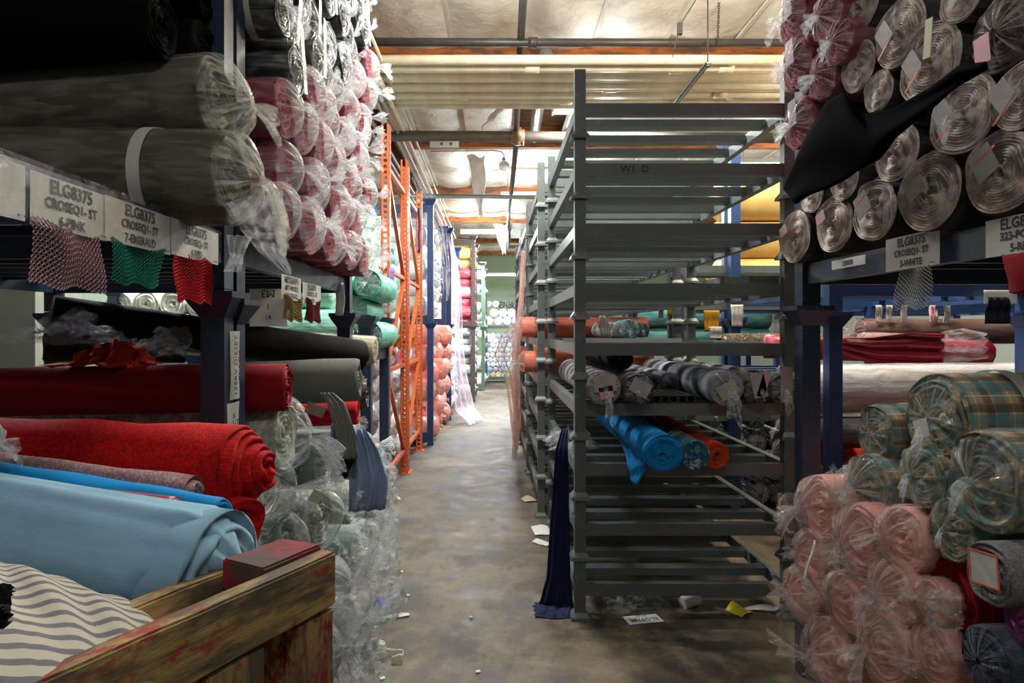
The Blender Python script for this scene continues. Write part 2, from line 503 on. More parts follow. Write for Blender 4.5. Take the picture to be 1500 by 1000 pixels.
def put_roll(A, B, r, mat, label, name='fabric_roll', group=None, cat='fabric roll', bag=None, seed=0, layers=7, sag=0.03, oval=0.0,
             frill=0.05, cone=0.0, core=None, paper=None, band=None, tail=True, off=(0, 0), pleat=0.10, g_len=0.75, tail_size=0.5, endmat=None, lo=False, spin=0.0, knotmat=None, down=0.4):
    """A visible end centre, B hidden end centre. Builds thing > roll_body, plastic_bag, tied_end, core_tube, paper_tag, paper_band"""
    A = Vector(A); B = Vector(B); L = (A - B).length
    rot = orient(A, B)
    R = Matrix.Rotation(rot[2], 3, 'Z') @ Matrix.Rotation(rot[1], 3, 'Y')
    base = A - R @ Vector((0, 0, r))
    t = thing(name, label, cat, base, rot, group)
    rr = round(r, 3); LL = round(L, 2)
    ns = 20 if lo else 36
    body = cached(('roll', rr, LL, seed, layers, sag, oval, frill, mat.name, ns, cone, endmat.name if endmat else ''), lambda: roll_mb(r, L, seed, layers, ns, 5 if lo else 12, sag, oval, frill, 0.12, cone).mesh('roll_body', [mat, endmat] if endmat else mat, True))
    link('roll_body', body, t, (0, 0, r), (spin, 0, 0))
    if core:
        cm = MB().tube([(-0.2, 0, 0), (0.012, 0, 0)], r * 0.30, 16, False).tube([(0.012, 0, 0), (-0.2, 0, 0)], r * 0.22, 14, False)
        link('core_tube', cm.mesh('core_tube', core, True), t, (0, 0, r))
    if bag:
        bm = cached(('bag', rr, LL, seed, off, pleat, g_len, bag.name, lo), lambda: (lambda b: (b.mesh('plastic_bag', bag, True), b.tip))(bag_mb(r, L, seed, 36 if lo else 72, g_len, off, pleat, 4 if lo else 10, 8 if lo else 13)))
        link('plastic_bag', bm[0], t, (0, 0, r), (spin, 0, 0))
        if tail:
            sz = tail_size
            tm = cached(('tail', rr, seed, sz, off, bag.name, lo, down), lambda: tail_mb(bm[1], r, seed, sz, down, 14 if lo else 30).mesh('tied_end', knotmat or film('milky'), True))
            link('tied_end', tm, t, (0, 0, r), (spin, 0, 0))
    if band:
        bx, bw = band
        m2 = cached(('band', rr, bx, bw), lambda: MB().tube([(-bx - bw / 2, 0, 0), (-bx, 0, 0), (-bx + bw / 2, 0, 0)], r * 1.062, 40, False).mesh('paper_band', PAPER, True))
        link('paper_band', m2, t, (0, 0, r))
    if paper:
        for (py_, pz_, w_, h_, ang, pm) in paper:
            mm = MB().box(-0.0006, 0.0006, -w_ / 2, w_ / 2, -h_ / 2, h_).mesh('paper_tag', pm)
            link('paper_tag', mm, t, (0.04 * r + 0.018 + (0.1 * r if bag else 0), py_ * r, r + pz_ * r), (ang, 0, 0))
    return t

def text_mesh(txt, size, mat, name='lettering', align='CENTER', bold=0.0, extrude=0.0004):
    cu = bpy.data.curves.new(name, 'FONT')
    cu.body = txt; cu.size = size; cu.align_x = align; cu.align_y = 'CENTER'; cu.extrude = extrude; cu.offset = bold
    cu.resolution_u = 2
    o = bpy.data.objects.new(name, cu); COL.objects.link(o)
    bpy.context.view_layer.update()
    me = bpy.data.meshes.new_from_object(o.evaluated_get(bpy.context.evaluated_depsgraph_get()))
    bpy.data.objects.remove(o); bpy.data.curves.remove(cu)
    me.materials.clear(); me.materials.append(mat)
    me.name = name
    return me
def orig_pos(): pass

def sheet_mb(w, h, nu=14, nv=14, amp=0.01, seed=0, curl=0.0, thick=0.0):
    """a limp sheet in its local XZ plane, y is the normal"""
    mb = MB(); mb.uv = []
    def fn(u, v):
        x = (u - .5) * w; z = (v - .5) * h
        y = amp * (math.sin(u * 7 + seed) * 0.6 + math.sin(v * 5 + u * 3 + seed * 2) * 0.5 + math.sin(u * 17 + v * 11 + seed) * 0.25) + curl * (1 - v) ** 2
        mb.uv.append((x, z))
        return (x, y, z)
    mb.grid(fn, nu, nv)
    return mb
def crumple_mb(w, h, d, seed, nu=22, nv=22, fold=1.0):
    """crumpled polythene heap: noisy folded sheet"""
    mb = MB()
    def fn(u, v):
        x = (u - .5) * w; y = (v - .5) * h
        e = min(1, 4 * min(u, 1 - u)) * min(1, 4 * min(v, 1 - v))
        n1 = mnoise.noise(Vector((u * 3.1 + seed, v * 3.3, seed * .7)))
        n2 = mnoise.noise(Vector((u * 9 + seed, v * 9, seed)))
        n3 = mnoise.noise(Vector((u * 19 + seed, v * 17, seed)))
        z = d * (0.25 + 0.75 * abs(n1) * 2 + 0.45 * abs(n2) + 0.22 * n3) * (0.2 + 0.8 * e)
        return (x * (1 + .5 * n2 * fold) + w * .12 * n3, y * (1 + .5 * n1 * fold) + h * .12 * mnoise.noise(Vector((v * 8, u * 8, seed))), max(0.002, z))
    mb.grid(fn, nu, nv)
    return mb
STK = []
def in_stack(o, sid, row, col, desc, where, colref='from the left'): STK.append((o, sid, row, col, desc, where, colref))
ORD = ['bottom', 'second', 'third', 'fourth', 'fifth', 'sixth', 'seventh', 'eighth', 'ninth', 'tenth', 'eleventh', 'twelfth', 'thirteenth', 'fourteenth', 'fifteenth', 'sixteenth', 'seventeenth', 'eighteenth', 'nineteenth', 'twentieth']
NTH = ['first'] + ORD[1:]
# ---------------------------------------------------------------- the hall
m, t, p = nt('stained_concrete')
v = coord(t, 'Object')
n1 = noise(t, v, 0.9, 6, 0.65, 0.4); n2 = noise(t, v, 5, 5, 0.7); n3 = noise(t, coord(t, 'Object', (2.0, 1.3, 1)), 1.6, 5, 0.7)
c = ramp(t, n1, [(0.34, lin('#28241f')), (0.5, lin('#4f473b')), (0.66, lin('#6f6553'))])
c = mix(t, ramp(t, n2, [(0.45, g(0)), (0.62, g(0.7))]), c, lin('#7d725c'))
c = mix(t, ramp(t, n3, [(0.48, g(0)), (0.62, g(0.7))]), c, lin('#2a2622'))
t.links.new(c, p.inputs['Base Color'])
t.links.new(ramp(t, n2, [(0.3, g(0.5)), (0.7, g(0.75))]), p.inputs['Roughness'])
bump(t, p, n2, 0.15, 0.01)
CONC = m
fl = struct('floor', MB().box(-7, 9, -4, 27, -0.1, 0).mesh('floor', CONC))
WALLM = plain('painted_wall', '#9a9e92', 0.8, nscale=1.5, k=0.85)
GREENW = plain('green_wall', '#a9bf9a', 0.8, nscale=1.5, k=0.9)
struct('wall_left', MB().box(-5.2, -5.0, -4, 27, 0, 4.8).mesh('wall_left', WALLM))
struct('wall_right', MB().box(8.8, 9.0, -4, 27, 0, 4.8).mesh('wall_right', WALLM))
struct('wall_back', MB().box(-7, 9, -4.2, -4, 0, 4.8).mesh('wall_back', WALLM))
struct('wall_far', MB().box(-7, 9, 26.8, 27, 0, 4.8).mesh('wall_far', GREENW))
# pale partition behind the left racks
struct('trim_1', MB().box(-3.75, -3.3, 6.2, 6.28, 0, 3.2).mesh('trim_1', plain('pale_panel', '#93a091', 0.7)))
struct('trim_2', MB().box(-5.0, -3.3, 4.9, 5.0, 0, 2.6).mesh('trim_2', WALLM))
# ceiling: plywood deck with insulation panels between timber purlins
PLY = wood('#8a5a34', '#5b371f', scale=(3, 20, 20), name='roof_plywood')
m, t, p = nt('insulation_panel')
v = coord(t, 'Object')
n1 = noise(t, v, 2.2, 5, 0.6, 0.6); n2 = noise(t, v, 9, 4, 0.6, 1)
c = ramp(t, n1, [(0.3, lin('#b5ac9c')), (0.5, lin('#dad2c2')), (0.7, lin('#e8e2d4'))])
t.links.new(c, p.inputs['Base Color']); p.inputs['Roughness'].default_value = 0.5
q = N(t, 'ShaderNodeMath', operation='ADD'); t.links.new(n1, q.inputs[0]); t.links.new(n2, q.inputs[1])
bump(t, p, q.outputs[0], 0.5, 0.03)
INSUL = m
ceil = struct('ceiling', MB().box(-7, 9, -4, 27, 4.62, 4.75).mesh('ceiling', PLY))
PUR = [-3.2, 0.3, 3.7, 7.15, 10.5, 14.0, 17.7, 21.8, 25.2, 26.9]
GLUE = wood('#a8602c', '#73401f', scale=(1.2, 22, 22), name='purlin_timber')
for i, y in enumerate(PUR[:-1]):
    o = struct('purlin', MB().box(-7, 9, y - 0.07, y + 0.07, 4.31, 4.62).mesh('purlin', GLUE), ceil)
rnd = random.Random(4)
missing = {(9, 3), (10, 6)}
for j in range(len(PUR) - 1):
    y0, y1 = PUR[j] + 0.07, PUR[j + 1] - 0.07
    for i in range(22):
        x0 = -7.0 + i * 0.727
        if x0 > 8.5: continue
        if (i - 1 + 0, j) in missing: continue
        sgx = rnd.uniform(0.03, 0.09); s2 = rnd.uniform(-1, 1)
        mb = MB()
        def fn(u, v, x0=x0, y0=y0, y1=y1, sgx=sgx, s2=s2):
            z = 4.47 - sgx * math.sin(PI * u) * (0.6 + 0.4 * math.sin(PI * v)) + 0.012 * math.sin(9 * v + s2 * 4) * math.sin(PI * u) + 0.02 * s2 * v
            return (x0 + 0.012 + 0.703 * u, y0 + (y1 - y0) * v, z)
        mb.grid(fn, 6, 10)
        o = struct('ceiling_panel', mb.mesh('ceiling_panel', INSUL, True), ceil)
        # narrow wooden sub-purlin along the seam
    for i in range(22):
        x0 = -7.0 + i * 0.727
        if (i, j) in missing or (i - 1, j) in missing:
            struct('joist', MB().box(x0 - 0.02, x0 + 0.025, y0, y1, 4.44, 4.62).mesh('joist', GLUE), ceil)
        else:
            struct('seam_strip', MB().box(x0 - 0.012, x0 + 0.024, y0, y1, 4.452, 4.478).mesh('seam_strip', plain('seam_paper', '#c9c2b4', 0.6)), ceil)
def flap(px0, py0, px1, py1, px2, py2, d, d2, label):
    """a torn sheet of insulation facing hanging from the ceiling: fixed edge p0-p1, loose tip p2"""
    a = pt(px0, py0, d); b = pt(px1, py1, d); cc = pt(px2, py2, d2)
    mb = MB()
    def fn(u, v):
        top = a.lerp(b, u)
        q = top.lerp(cc + (b - a) * (u - .5) * 0.25, v)
        q = q + Vector((0.02 * math.sin(9 * v + 4 * u), 0.10 * math.sin(PI * v) * (1 - u), 0.03 * math.sin(7 * u + 3 * v)))
        return q
    mb.grid(fn, 10, 12)
    o = link('torn_insulation', mb.mesh('torn_insulation', INSUL, True))
    o.modifiers.new('thick', 'SOLIDIFY').thickness = 0.006
    return tag(o, label, 'insulation')
flap(684, 228, 712, 229, 704, 318, 11.2, 11.8, 'torn white insulation sheet hanging left of the round white lamp globe')
flap(722, 328, 745, 328, 738, 372, 18.4, 18.8, 'small torn insulation flap hanging far down the aisle above the strip lamp')
flap(733, 150, 752, 149, 708, 187, 8.65, 9.0, 'torn insulation sheet curling down just behind the white pipe bundle')
# long timber beam on the left with conduits
struct('trim_3', MB().box(-1.62, -1.42, 3.0, 26.8, 3.78, 4.3).mesh('trim_3', GLUE))
struct('trim_4', MB().box(-1.32, -1.27, 3.0, 26.8, 3.98, 4.3).mesh('trim_4', GLUE))
PIPEG = plain('grey_conduit', '#8f918c', 0.35, 0.3, nscale=6)
PIPEW = plain('cream_pipe', '#dccdb0', 0.45, nscale=5, k=0.7)
PIPED = plain('dark_pipe', '#3a3635', 0.45, nscale=7, k=0.6)
PIPEB = plain('sprinkler_pipe', '#5d5248', 0.5, nscale=9, k=0.6)
BRASS = plain('pipe_fitting', '#7d6040', 0.5, nscale=12, k=0.6)
def runpipe(name, pts, r, mat, label, n=12, extra=None):
    o = link(name, MB().tube(pts, r, n).mesh(name, mat, True))
    return tag(o, label, 'pipe', extra)
for i, (x, z, r) in enumerate([(-1.22, 3.86, .022), (-1.15, 3.83, .018), (-1.09, 3.87, .024), (-1.36, 3.80, .02), (-1.02, 3.92, .016), (-1.40, 3.74, .016)]):
    runpipe('conduit', [(x, 3.2, z), (x + .01, 9, z + .01), (x, 17, z - .01), (x, 26.5, z)], r, PIPEG if i % 2 else PIPEW,
            ['cream conduit hugging the left timber beam, nearest its side', 'grey conduit slung just below the left timber beam edge', 'thickest cream conduit of those along the left timber beam', 'grey conduit under the left timber beam, against its outer edge', 'thin cream conduit standing furthest right of the left timber beam', 'lowest thin grey conduit along the left timber beam'][i], 8, 'conduits along the left beam')
# bundle of cream pipes across the hall
bx0, bx1 = -2.9, 6.2
for i in range(11):
    y = 6.12 + i * 0.118
    r = (0.043, 0.046, 0.040, 0.045, 0.048, 0.042, 0.046, 0.036, 0.045, 0.040, 0.045)[i]
    z = 3.93 + (0.0, -.018, .012, -.006, .02, -.012, .01, -.02, .015, 0, -.01)[i]
    t_ = thing('cream_pipe', 'long cream pipe of the overhead bundle, %s from the camera side' % NTH[i], 'pipe', (0, y, z), (0, 0, 0), 'cream pipes of the overhead bundle')
    link('pipe_run', MB().tube([(bx0, 0, 0), (1.0, 0.02, 0.01), (bx1, 0, 0)], r, 14).mesh('pipe_run', PIPEW, True), t_)
    for k in range(2):
        cx = rnd.uniform(-1, 4.5)
        link('coupling', MB().tube([(cx, 0, 0), (cx + .13, 0, 0)], r * 1.16, 14).mesh('coupling', PIPEW, True), t_)
STRUT = plain('galvanised_strut', '#a9aaa5', 0.4, 0.4, nscale=10)
t_ = thing('pipe_hanger', 'galvanised strut channel carrying the cream pipe bundle, below the black rod', 'bracket', (1.88, 6.0, 3.855))
mb = MB(); mb.box(-0.022, 0.022, 0, 1.35, 0, 0.008); mb.box(-0.022, -0.016, 0, 1.35, 0, 0.02); mb.box(0.016, 0.022, 0, 1.35, 0, 0.02)
link('channel', mb.mesh('channel', STRUT), t_)
for y in (0.03, 1.32):
    link('hanger_rod', MB().tube([(0, y, 0), (0, y, 0.66)], 0.006, 6).mesh('hanger_rod', PIPED, True), t_)
    link('nut', MB().tube([(0, y, -0.02), (0, y, 0.0)], 0.02, 6).mesh('nut', PIPED), t_)
runpipe('dark_pipe', [(-2.4, 6.15, 4.11), (0.2, 6.15, 4.10), (5.5, 6.15, 4.09)], 0.036, PIPED, 'thin dark pipe crossing the hall above the cream pipe bundle')
link('pipe_coupling', MB().tube([(0.30, 6.15, 4.10), (0.38, 6.15, 4.10)], 0.046, 14).mesh('pipe_coupling', PIPED, True), bpy.data.objects['dark_pipe'], )
runpipe('dark_pipe', [(-2.6, 8.1, 3.82), (0.27, 8.1, 3.81), (1.2, 8.1, 3.8), (5.5, 8.1, 3.78)], 0.064, PIPEB, 'thick dark sprinkler main crossing the hall behind the cream pipe bundle')
t_ = thing('pipe_tee', 'brown cast pipe fitting on the thick dark sprinkler main', 'pipe fitting', (0.27, 8.1, 3.81))
link('tee_body', MB().tube([(-0.08, 0, 0), (0.08, 0, 0)], 0.083, 16).mesh('tee_body', BRASS, True), t_)
link('tee_collar', MB().tube([(0, -0.13, 0), (0, 0.10, 0)], 0.055, 14).tube([(0, 0, -0.10), (0, 0, 0.1)], 0.045, 14).mesh('tee_collar', BRASS, True), t_)
link('bolt', MB().tube([(0.06, -0.02, -0.12), (0.06, -0.02, -0.06)], 0.016, 8).mesh('bolt', PIPED), t_)
runpipe('branch_pipe', [(0.22, 4.9, 4.2), (0.235, 6.3, 4.12), (0.25, 7.96, 3.86)], 0.033, PIPED, 'dark branch pipe running back from the top edge to the brown fitting')
runpipe('branch_pipe', [(0.26, 8.22, 3.80), (0.27, 12.6, 3.72), (0.27, 14.2, 3.70)], 0.034, PIPEB, 'dark branch pipe running away down the hall from the brown fitting')
runpipe('drop_pipe', [(0.30, 14.25, 3.72), (0.31, 14.6, 3.68), (0.31, 15.2, 3.38), (1.7, 15.3, 3.38)], 0.04, PIPEB, 'bent dark drop pipe hanging above the far aisle')
runpipe('conduit', [(-1.3, 10.6, 3.60), (3.0, 10.7, 3.58)], 0.034, PIPEG, 'pale straight conduit crossing the hall beyond the lamp globe')
runpipe('grey_duct_pipe', [(0.50, 6.7, 4.21), (0.55, 9.55, 4.21)], 0.07, PIPEG, 'fat grey pipe against the ceiling right of the torn insulation')
t_ = thing('globe_lamp', 'small round white lamp globe hanging on a bent conduit under the orange purlin', 'lamp', tuple(pt(738, 243, 9.3)))
me = bpy.data.meshes.new('globe')
import bmesh
def bm_sphere(name, r, mat, seg=20, sz=1.0):
    b = bmesh.new(); bmesh.ops.create_uvsphere(b, u_segments=seg, v_segments=seg // 2 + 2, radius=r)
    for v_ in b.verts: v_.co.z *= sz
    for f_ in b.faces: f_.smooth = True
    me = bpy.data.meshes.new(name); b.to_mesh(me); b.free(); me.materials.append(mat)
    return me
link('globe', bm_sphere('globe', 0.072, plain('opal_glass', '#f2f2ee', 0.3)), t_)
link('arm', MB().tube([(0, 0, 0.06), (0, 0, 0.16), (-0.04, 0, 0.2), (-0.15, 0, 0.21), (-1.0, 0, 0.2)], 0.008, 8).mesh('arm', STRUT, True), t_)
link('socket', MB().tube([(0, 0, 0.05), (0, 0, 0.11)], 0.025, 12).mesh('socket', STRUT, True), t_)
t_ = thing('junction_box', 'galvanised bracket plate screwed under the thick sprinkler main', 'bracket', (-0.60, 8.1, 3.715))
link('plate', MB().box(-0.17, 0.17, -0.02, 0.02, -0.035, 0.035).mesh('plate', STRUT), t_)
for dx in (-0.03, 0.08):
    link('bolt', MB().tube([(dx, -0.04, 0), (dx, -0.02, 0)], 0.018, 6).mesh('bolt', PIPED), t_)
t_ = thing('hanger_chain', 'black chain hanging from the ceiling to the thin dark pipe', 'chain', tuple(pt(1051, 68, 6.1)))
for k in range(26):
    z = 0.02 + k * 0.022; dx = 0.0008 * k
    pts = [(dx + 0.010 * math.cos(a) * (1 if k % 2 else .15), 0.010 * math.cos(a) * (.15 if k % 2 else 1), z + 0.016 * math.sin(a)) for a in [i * PI / 4 for i in range(9)]]
    link('chain_link', MB().tube(pts, 0.0035, 5, False).mesh('chain_link', PIPED, True), t_)
t_ = thing('ceiling_hook', 'thin cable with a small clamp dropping from the ceiling by the chain', 'hook', tuple(pt(985, 84, 6.0)))
link('cable', MB().tube([(0, 0, 0), (0.05, 0, 0.22), (0.07, 0, 0.29), (0.28, 0, 0.62)], 0.004, 6).mesh('cable', PIPED, True), t_)
link('clamp', MB().box(0.045, 0.085, -0.02, 0.02, 0.20, 0.30).mesh('clamp', PIPED), t_)
# fluorescent fixtures, the added unseen ones too (their area lights are placed at the top of the script)
HOUS = plain('white_enamel', '#d9dcda', 0.35)
TUBE = emit('lit_tube', (0.93, 0.97, 1.0), 9.0)
names = ['fluorescent strip lamp behind the top of the grey rack tower', 'bright fluorescent strip lamp near the draped black cloth at right', 'long fluorescent strip lamp at the far end of the aisle',
         'fluorescent strip lamp above the aisle behind the second grey rack tower', 'fluorescent strip lamp over the middle of the far aisle', 'added fluorescent strip lamp hidden behind the left racks',
         'added fluorescent strip lamp hidden behind the orange rack frames', 'warm fluorescent strip lamp above the yellow wrapped rolls',
         'added unseen strip lamp over the near aisle, above the frame', 'added unseen strip lamp over the first grey tower, above the frame', 'added unseen fill lamp behind the camera', 'added unseen strip lamp over the near right racks']
for i, (x, y, z, sx, sy, w, c) in enumerate(LAMPS):
    t_ = thing('fluorescent_lamp', names[i], 'lamp', (x, y, z), (0, 0, 0), 'fluorescent lamps')
    h = MB(); h.box(-sx / 2, sx / 2, -sy / 2, sy / 2, 0.0, 0.05)
    h.box(-sx / 2, -sx / 2 + .02, -sy / 2, sy / 2, -0.05, 0.0); h.box(sx / 2 - .02, sx / 2, -sy / 2, sy / 2, -0.05, 0.0)
    link('housing', h.mesh('housing', HOUS), t_)
    for s_ in (-1, 1):
        link('tube', MB().tube([(-sx / 2 + .02, s_ * sy * .28, -0.028), (sx / 2 - .02, s_ * sy * .28, -0.028)], 0.018, 10).mesh('tube', TUBE, True), t_)
    for s_ in (-1, 1):
        link('hanger_rod', MB().tube([(s_ * sx * .4, 0, 0.05), (s_ * sx * .4, 0, 4.45 - z)], 0.004, 5).mesh('hanger_rod', STRUT), t_)
# ---------------------------------------------------------------- stacking racks
GREY = metal('#586160', '#868b87')
BLUE = metal('#1e3a66', '#51658a')
NAVY = metal('#15263f', '#3f5675')
def cup_mesh(w, mat, h=0.035, fl=1.75):
    return cached(('cup', w, mat.name), lambda: MB().frustum(0, 0, -0.004, h * 0.35, w / 2 * fl, w / 2 * fl * 0.93).frustum(0, 0, h * 0.35, h, w / 2 * fl * 0.93, w / 2 * 1.06).mesh('foot_cup', mat))
def cup_up(w, mat, h=0.065, fl=2.05):
    return cached(('cupu', w, mat.name), lambda: MB().frustum(0, 0, -h, 0.0, w / 2 * 1.05, w / 2 * fl).frustum(0, 0, 0.0, h * .3, w / 2 * fl, w / 2 * fl * 1.02).mesh('post_cup', mat))
def rack(label, x0, x1, y0, y1, z0, zt, zd, mat, pw=0.057, bh=0.062, nsl=7, slw=0.075, group=None, flare='foot', slats='x', slh=0.04, sides=True, skip_front=False, jig=0.0):
    """one stackable rack: four posts with flared cups, a deck of cross slats between side beams"""
    t = thing('stacking_rack', label, 'rack', ((x0 + x1) / 2, (y0 + y1) / 2, z0), (0, 0, 0), group)
    w = (x1 - x0) / 2; d = (y1 - y0) / 2
    pm = cached(('post', pw, round(zt - z0, 3), mat.name), lambda: MB().box(-pw / 2, pw / 2, -pw / 2, pw / 2, 0, zt - z0 - 0.002).mesh('post', mat))
    for sx in (-1, 1):
        for sy in (-1, 1):
            px, py = sx * (w - pw / 2), sy * (d - pw / 2)
            p = link('post', pm, t, (px, py, 0))
            if flare == 'foot': link('foot_cup', cup_mesh(pw, mat), p, (0, 0, 0.004))
            else: link('post_cup', cup_up(pw, mat), p, (0, 0, zt - z0 - 0.03))
    if zd is None: return t
    zb = zd - z0
    iw = w - pw; idp = d - pw
    fm = cached(('fb', round(iw, 3), bh, mat.name), lambda: MB().box(-iw, iw, -0.022, 0.022, -bh, 0).mesh('end_beam', mat))
    for sy in (-1, 1):
        link('end_beam', fm, t, (0, sy * (d - pw / 2), zb))
    sm = cached(('sb', round(idp, 3), bh, mat.name), lambda: MB().box(-0.02, 0.02, -idp, idp, -bh, 0).mesh('side_beam', mat))
    if sides:
        for sx in (-1, 1):
            link('side_beam', sm, t, (sx * (w - pw / 2), 0, zb))
    slm = cached(('sl', round(w, 3), slw, slh, mat.name), lambda: MB().box(-w + pw / 2 + .022, w - pw / 2 - .022, -slw / 2, slw / 2, -slh, 0).mesh('slat', mat))
    for k in range(1, nsl):
        yy = -d + 2 * d * k / nsl
        link('slat', slm, t, (0, yy, zb - 0.006))
    return t
KZ = 0.3125
cols = [('first grey rack tower', 0.415, 1.56, 3.545, 5.36), ('second grey rack tower', 0.345, 1.50, 5.50, 7.22), ('third grey rack tower', 0.335, 1.49, 7.32, 9.1), ('fourth grey rack tower', 0.33, 1.48, 9.25, 11.0)]
for ci, (nm, x0, x1, y0, y1) in enumerate(cols):
    for k in range(9):
        place = ORD[k] if k < 8 else 'topmost'
        lab = 'empty grey steel stacking rack, %s level of the %s' % (place, nm)
        if ci == 0 and k == 3: lab = 'grey steel stacking rack holding bagged black rolls, fourth level of the first tower'
        if ci == 0 and k == 2: lab = 'grey steel stacking rack holding turquoise and orange rolls, third level of first tower'
        rack(lab, x0, x1, y0, y1, k * KZ, (k + 1) * KZ + (0.05 if k == 8 else 0), k * KZ + 0.186, GREY, nsl=6, group='grey stacking racks, ' + nm, slw=0.085)
for k in range(9):      # a parallel row standing on the far side, seen through the first
    if k in (7, 8): continue
    rack('grey stacking rack in the row behind the second tower, %s level' % ORD[k], 1.60, 2.7, 5.76, 6.34, k * KZ, (k + 1) * KZ, k * KZ + .18, GREY, nsl=5, group='grey stacking racks behind')
# handwriting on the second rack down
o = bpy.data.objects
rk = [q for q in o if q.get('label', '').startswith('empty grey steel stacking rack, eighth level of the first')][0]
link('chalk_mark', text_mesh('W1  D', 0.052, INK, 'chalk_mark'), rk, (-0.26, -0.5 * 1.815 - 0.0 + 0.004, 0.155), (PI / 2, 0, 0))

# ---- blue racks, left side
LX0, LX1 = -2.75, -0.885
def blue(label, x0, x1, y0, y1, z0, zt, zd, mat=NAVY, **k):
    return rack(label, x0, x1, y0, y1, z0, zt, zd, mat, pw=0.078, bh=0.085, flare='top', **k)
blue('dark blue rack at near left under the label strip, lower unit', LX0, LX1, 0.42, 2.31, 0, 1.64, 0.25, nsl=6)
r1u = blue('dark blue rack at near left carrying the two brown bagged rolls, upper unit', LX0, LX1, 0.42, 2.31, 1.64, 3.3, 1.825, nsl=8, slh=0.03, slw=0.03)
blue('dark blue rack holding crimson and black rolls, left of the aisle', LX0, LX1, 2.34, 4.24, 0, 1.62, 0.25, nsl=6)
blue('dark blue rack carrying the burgundy bagged rolls, upper left', LX0, LX1, 2.34, 4.24, 1.62, 3.3, 1.82, nsl=8, slh=0.03, slw=0.03)
# ---- blue racks, right side
RX = 1.33
blue('dark blue rack at near right carrying the grey rolls, upper unit', RX, 3.2, 1.1, 3.03, 1.62, 3.3, 1.79, nsl=8, slh=0.03, slw=0.03)
blue('dark blue rack at near right holding the plaid and pink rolls, lower unit', RX, 3.2, 1.1, 3.03, 0, 1.62, 0.2, nsl=5)
blue('bright blue rack behind the white roll, lower unit', 1.945, 3.16, 3.97, 5.7, 0, 1.62, None, mat=BLUE)
blue('bright blue rack with cross beam behind the hanging white net, upper unit', 1.945, 3.16, 3.97, 5.7, 1.62, 3.1, 1.79, mat=BLUE, nsl=7)
blue('blue rack behind the yellow wrapped rolls, lower unit', 2.15, 3.6, 6.4, 8.0, 0, 1.62, 1.1, mat=BLUE, nsl=4)
blue('blue rack behind the yellow wrapped rolls, upper unit', 2.15, 3.6, 6.4, 8.0, 1.62, 3.3, 1.79, mat=BLUE, nsl=5)
blue('blue rack at far right behind the crimson roll, lower unit', 3.4, 5.0, 4.3, 6.1, 0, 1.62, 0.9, mat=BLUE, nsl=4)
blue('blue rack at far right behind the crimson roll, upper unit', 3.4, 5.0, 4.3, 6.1, 1.62, 3.2, 1.78, mat=BLUE, nsl=4)

# ---- orange pallet-rack frames with punched uprights
ORG = metal('#c25726', '#8a4630', rough=0.45)
ORG2 = metal('#d9682a', '#9a5535', rough=0.45)
def upright(x, y, h, parent, mat, w=0.075):
    """a punched C-section upright: the two punched faces are real lattices of holes"""
    mb = MB()
    # webs facing -Y (towards camera) and +X (towards aisle)
    n = int(h / 0.05)
    # face towards the camera: two solid strips and rungs between the holes
    e = w / 2
    mb.box(-e, -e + .022, -e, -e + .003, 0, h); mb.box(e - .022, e, -e, -e + .003, 0, h)
    mb.box(e - .003, e, -e, -e + .02, 0, h); mb.box(e - .003, e, e - .02, e, 0, h)
    mb.box(-e, -e + .003, -e, e, 0, h)
    for k in range(n):
        z = k * 0.05
        mb.box(-e + .022, e - .022, -e, -e + .003, z, z + .022)
        mb.box(e - .003, e, -e + .02, e - .02, z, z + .022)
    mb.box(-e - .03, e + .03, -e - .02, e + .02, 0, 0.008)
    return link('upright', mb.mesh('upright', mat), parent, (x, y, 0))
def pframe(label, x, y0, y1, h, mat, grp='orange pallet rack frames', zz=None):
    t = thing('rack_frame', label, 'rack frame', (x, y0, 0), (0, 0, 0), grp)
    upright(0, 0, h, t, mat); upright(0, y1 - y0, h, t, mat)
    L = y1 - y0
    for z in (0.25, 1.15, 2.05, 2.95):
        if z < h: link('cross_brace', MB().bar((0, .03, z), (0, L - .03, z), .035, .035).mesh('cross_brace', mat), t)
    for k, (a, b) in enumerate(zz or [(0.25, 1.15), (1.15, 2.05), (2.95, 2.05)]):
        za, zb = (a, b) if k % 2 == 0 else (b, a)
        link('diagonal_brace', MB().bar((0, .03, a), (0, L - .03, b), .035, .035).mesh('diagonal_brace', mat), t)
    return t
pframe('orange punched steel rack frame nearest the camera, left of the aisle', -0.955, 5.98, 7.2, 3.3, ORG, zz=[(1.15, 0.25), (1.15, 2.05), (2.95, 2.05)])
pframe('second orange punched steel rack frame, further along the aisle', -0.955, 7.32, 8.6, 3.26, ORG2)
pframe('orange rack frame at the back of the bay, behind the white bags', -2.1, 5.98, 7.2, 3.3, ORG)
for (y, z, l_) in ((5.99, 1.42, 'near'), (7.2, 1.42, 'middle'), (8.55, 1.42, 'far')):
    o_ = link('shelf_beam', MB().box(-2.1, -0.99, y - .02, y + .02, z - .09, z).mesh('shelf_beam', ORG2))
    tag(o_, 'orange shelf beam running back from the %s upright of the orange frames' % l_, 'beam', 'orange shelf beams')
o_ = link('plywood_shelf', MB().box(-2.1, -1.0, 6.0, 8.6, 1.421, 1.44).mesh('plywood_shelf', wood('#a98458', '#7f5c38', name='plywood')))
tag(o_, 'plywood shelf board lying in the orange rack under the pale teal bags', 'shelf')
t_ = thing('cardboard_box', 'brown cardboard box on the plywood shelf behind the orange upright', 'box', (-1.22, 6.45, 1.44))
link('carton', MB().box(-.18, .18, -.25, .25, 0, .3).mesh('carton', CARD), t_)
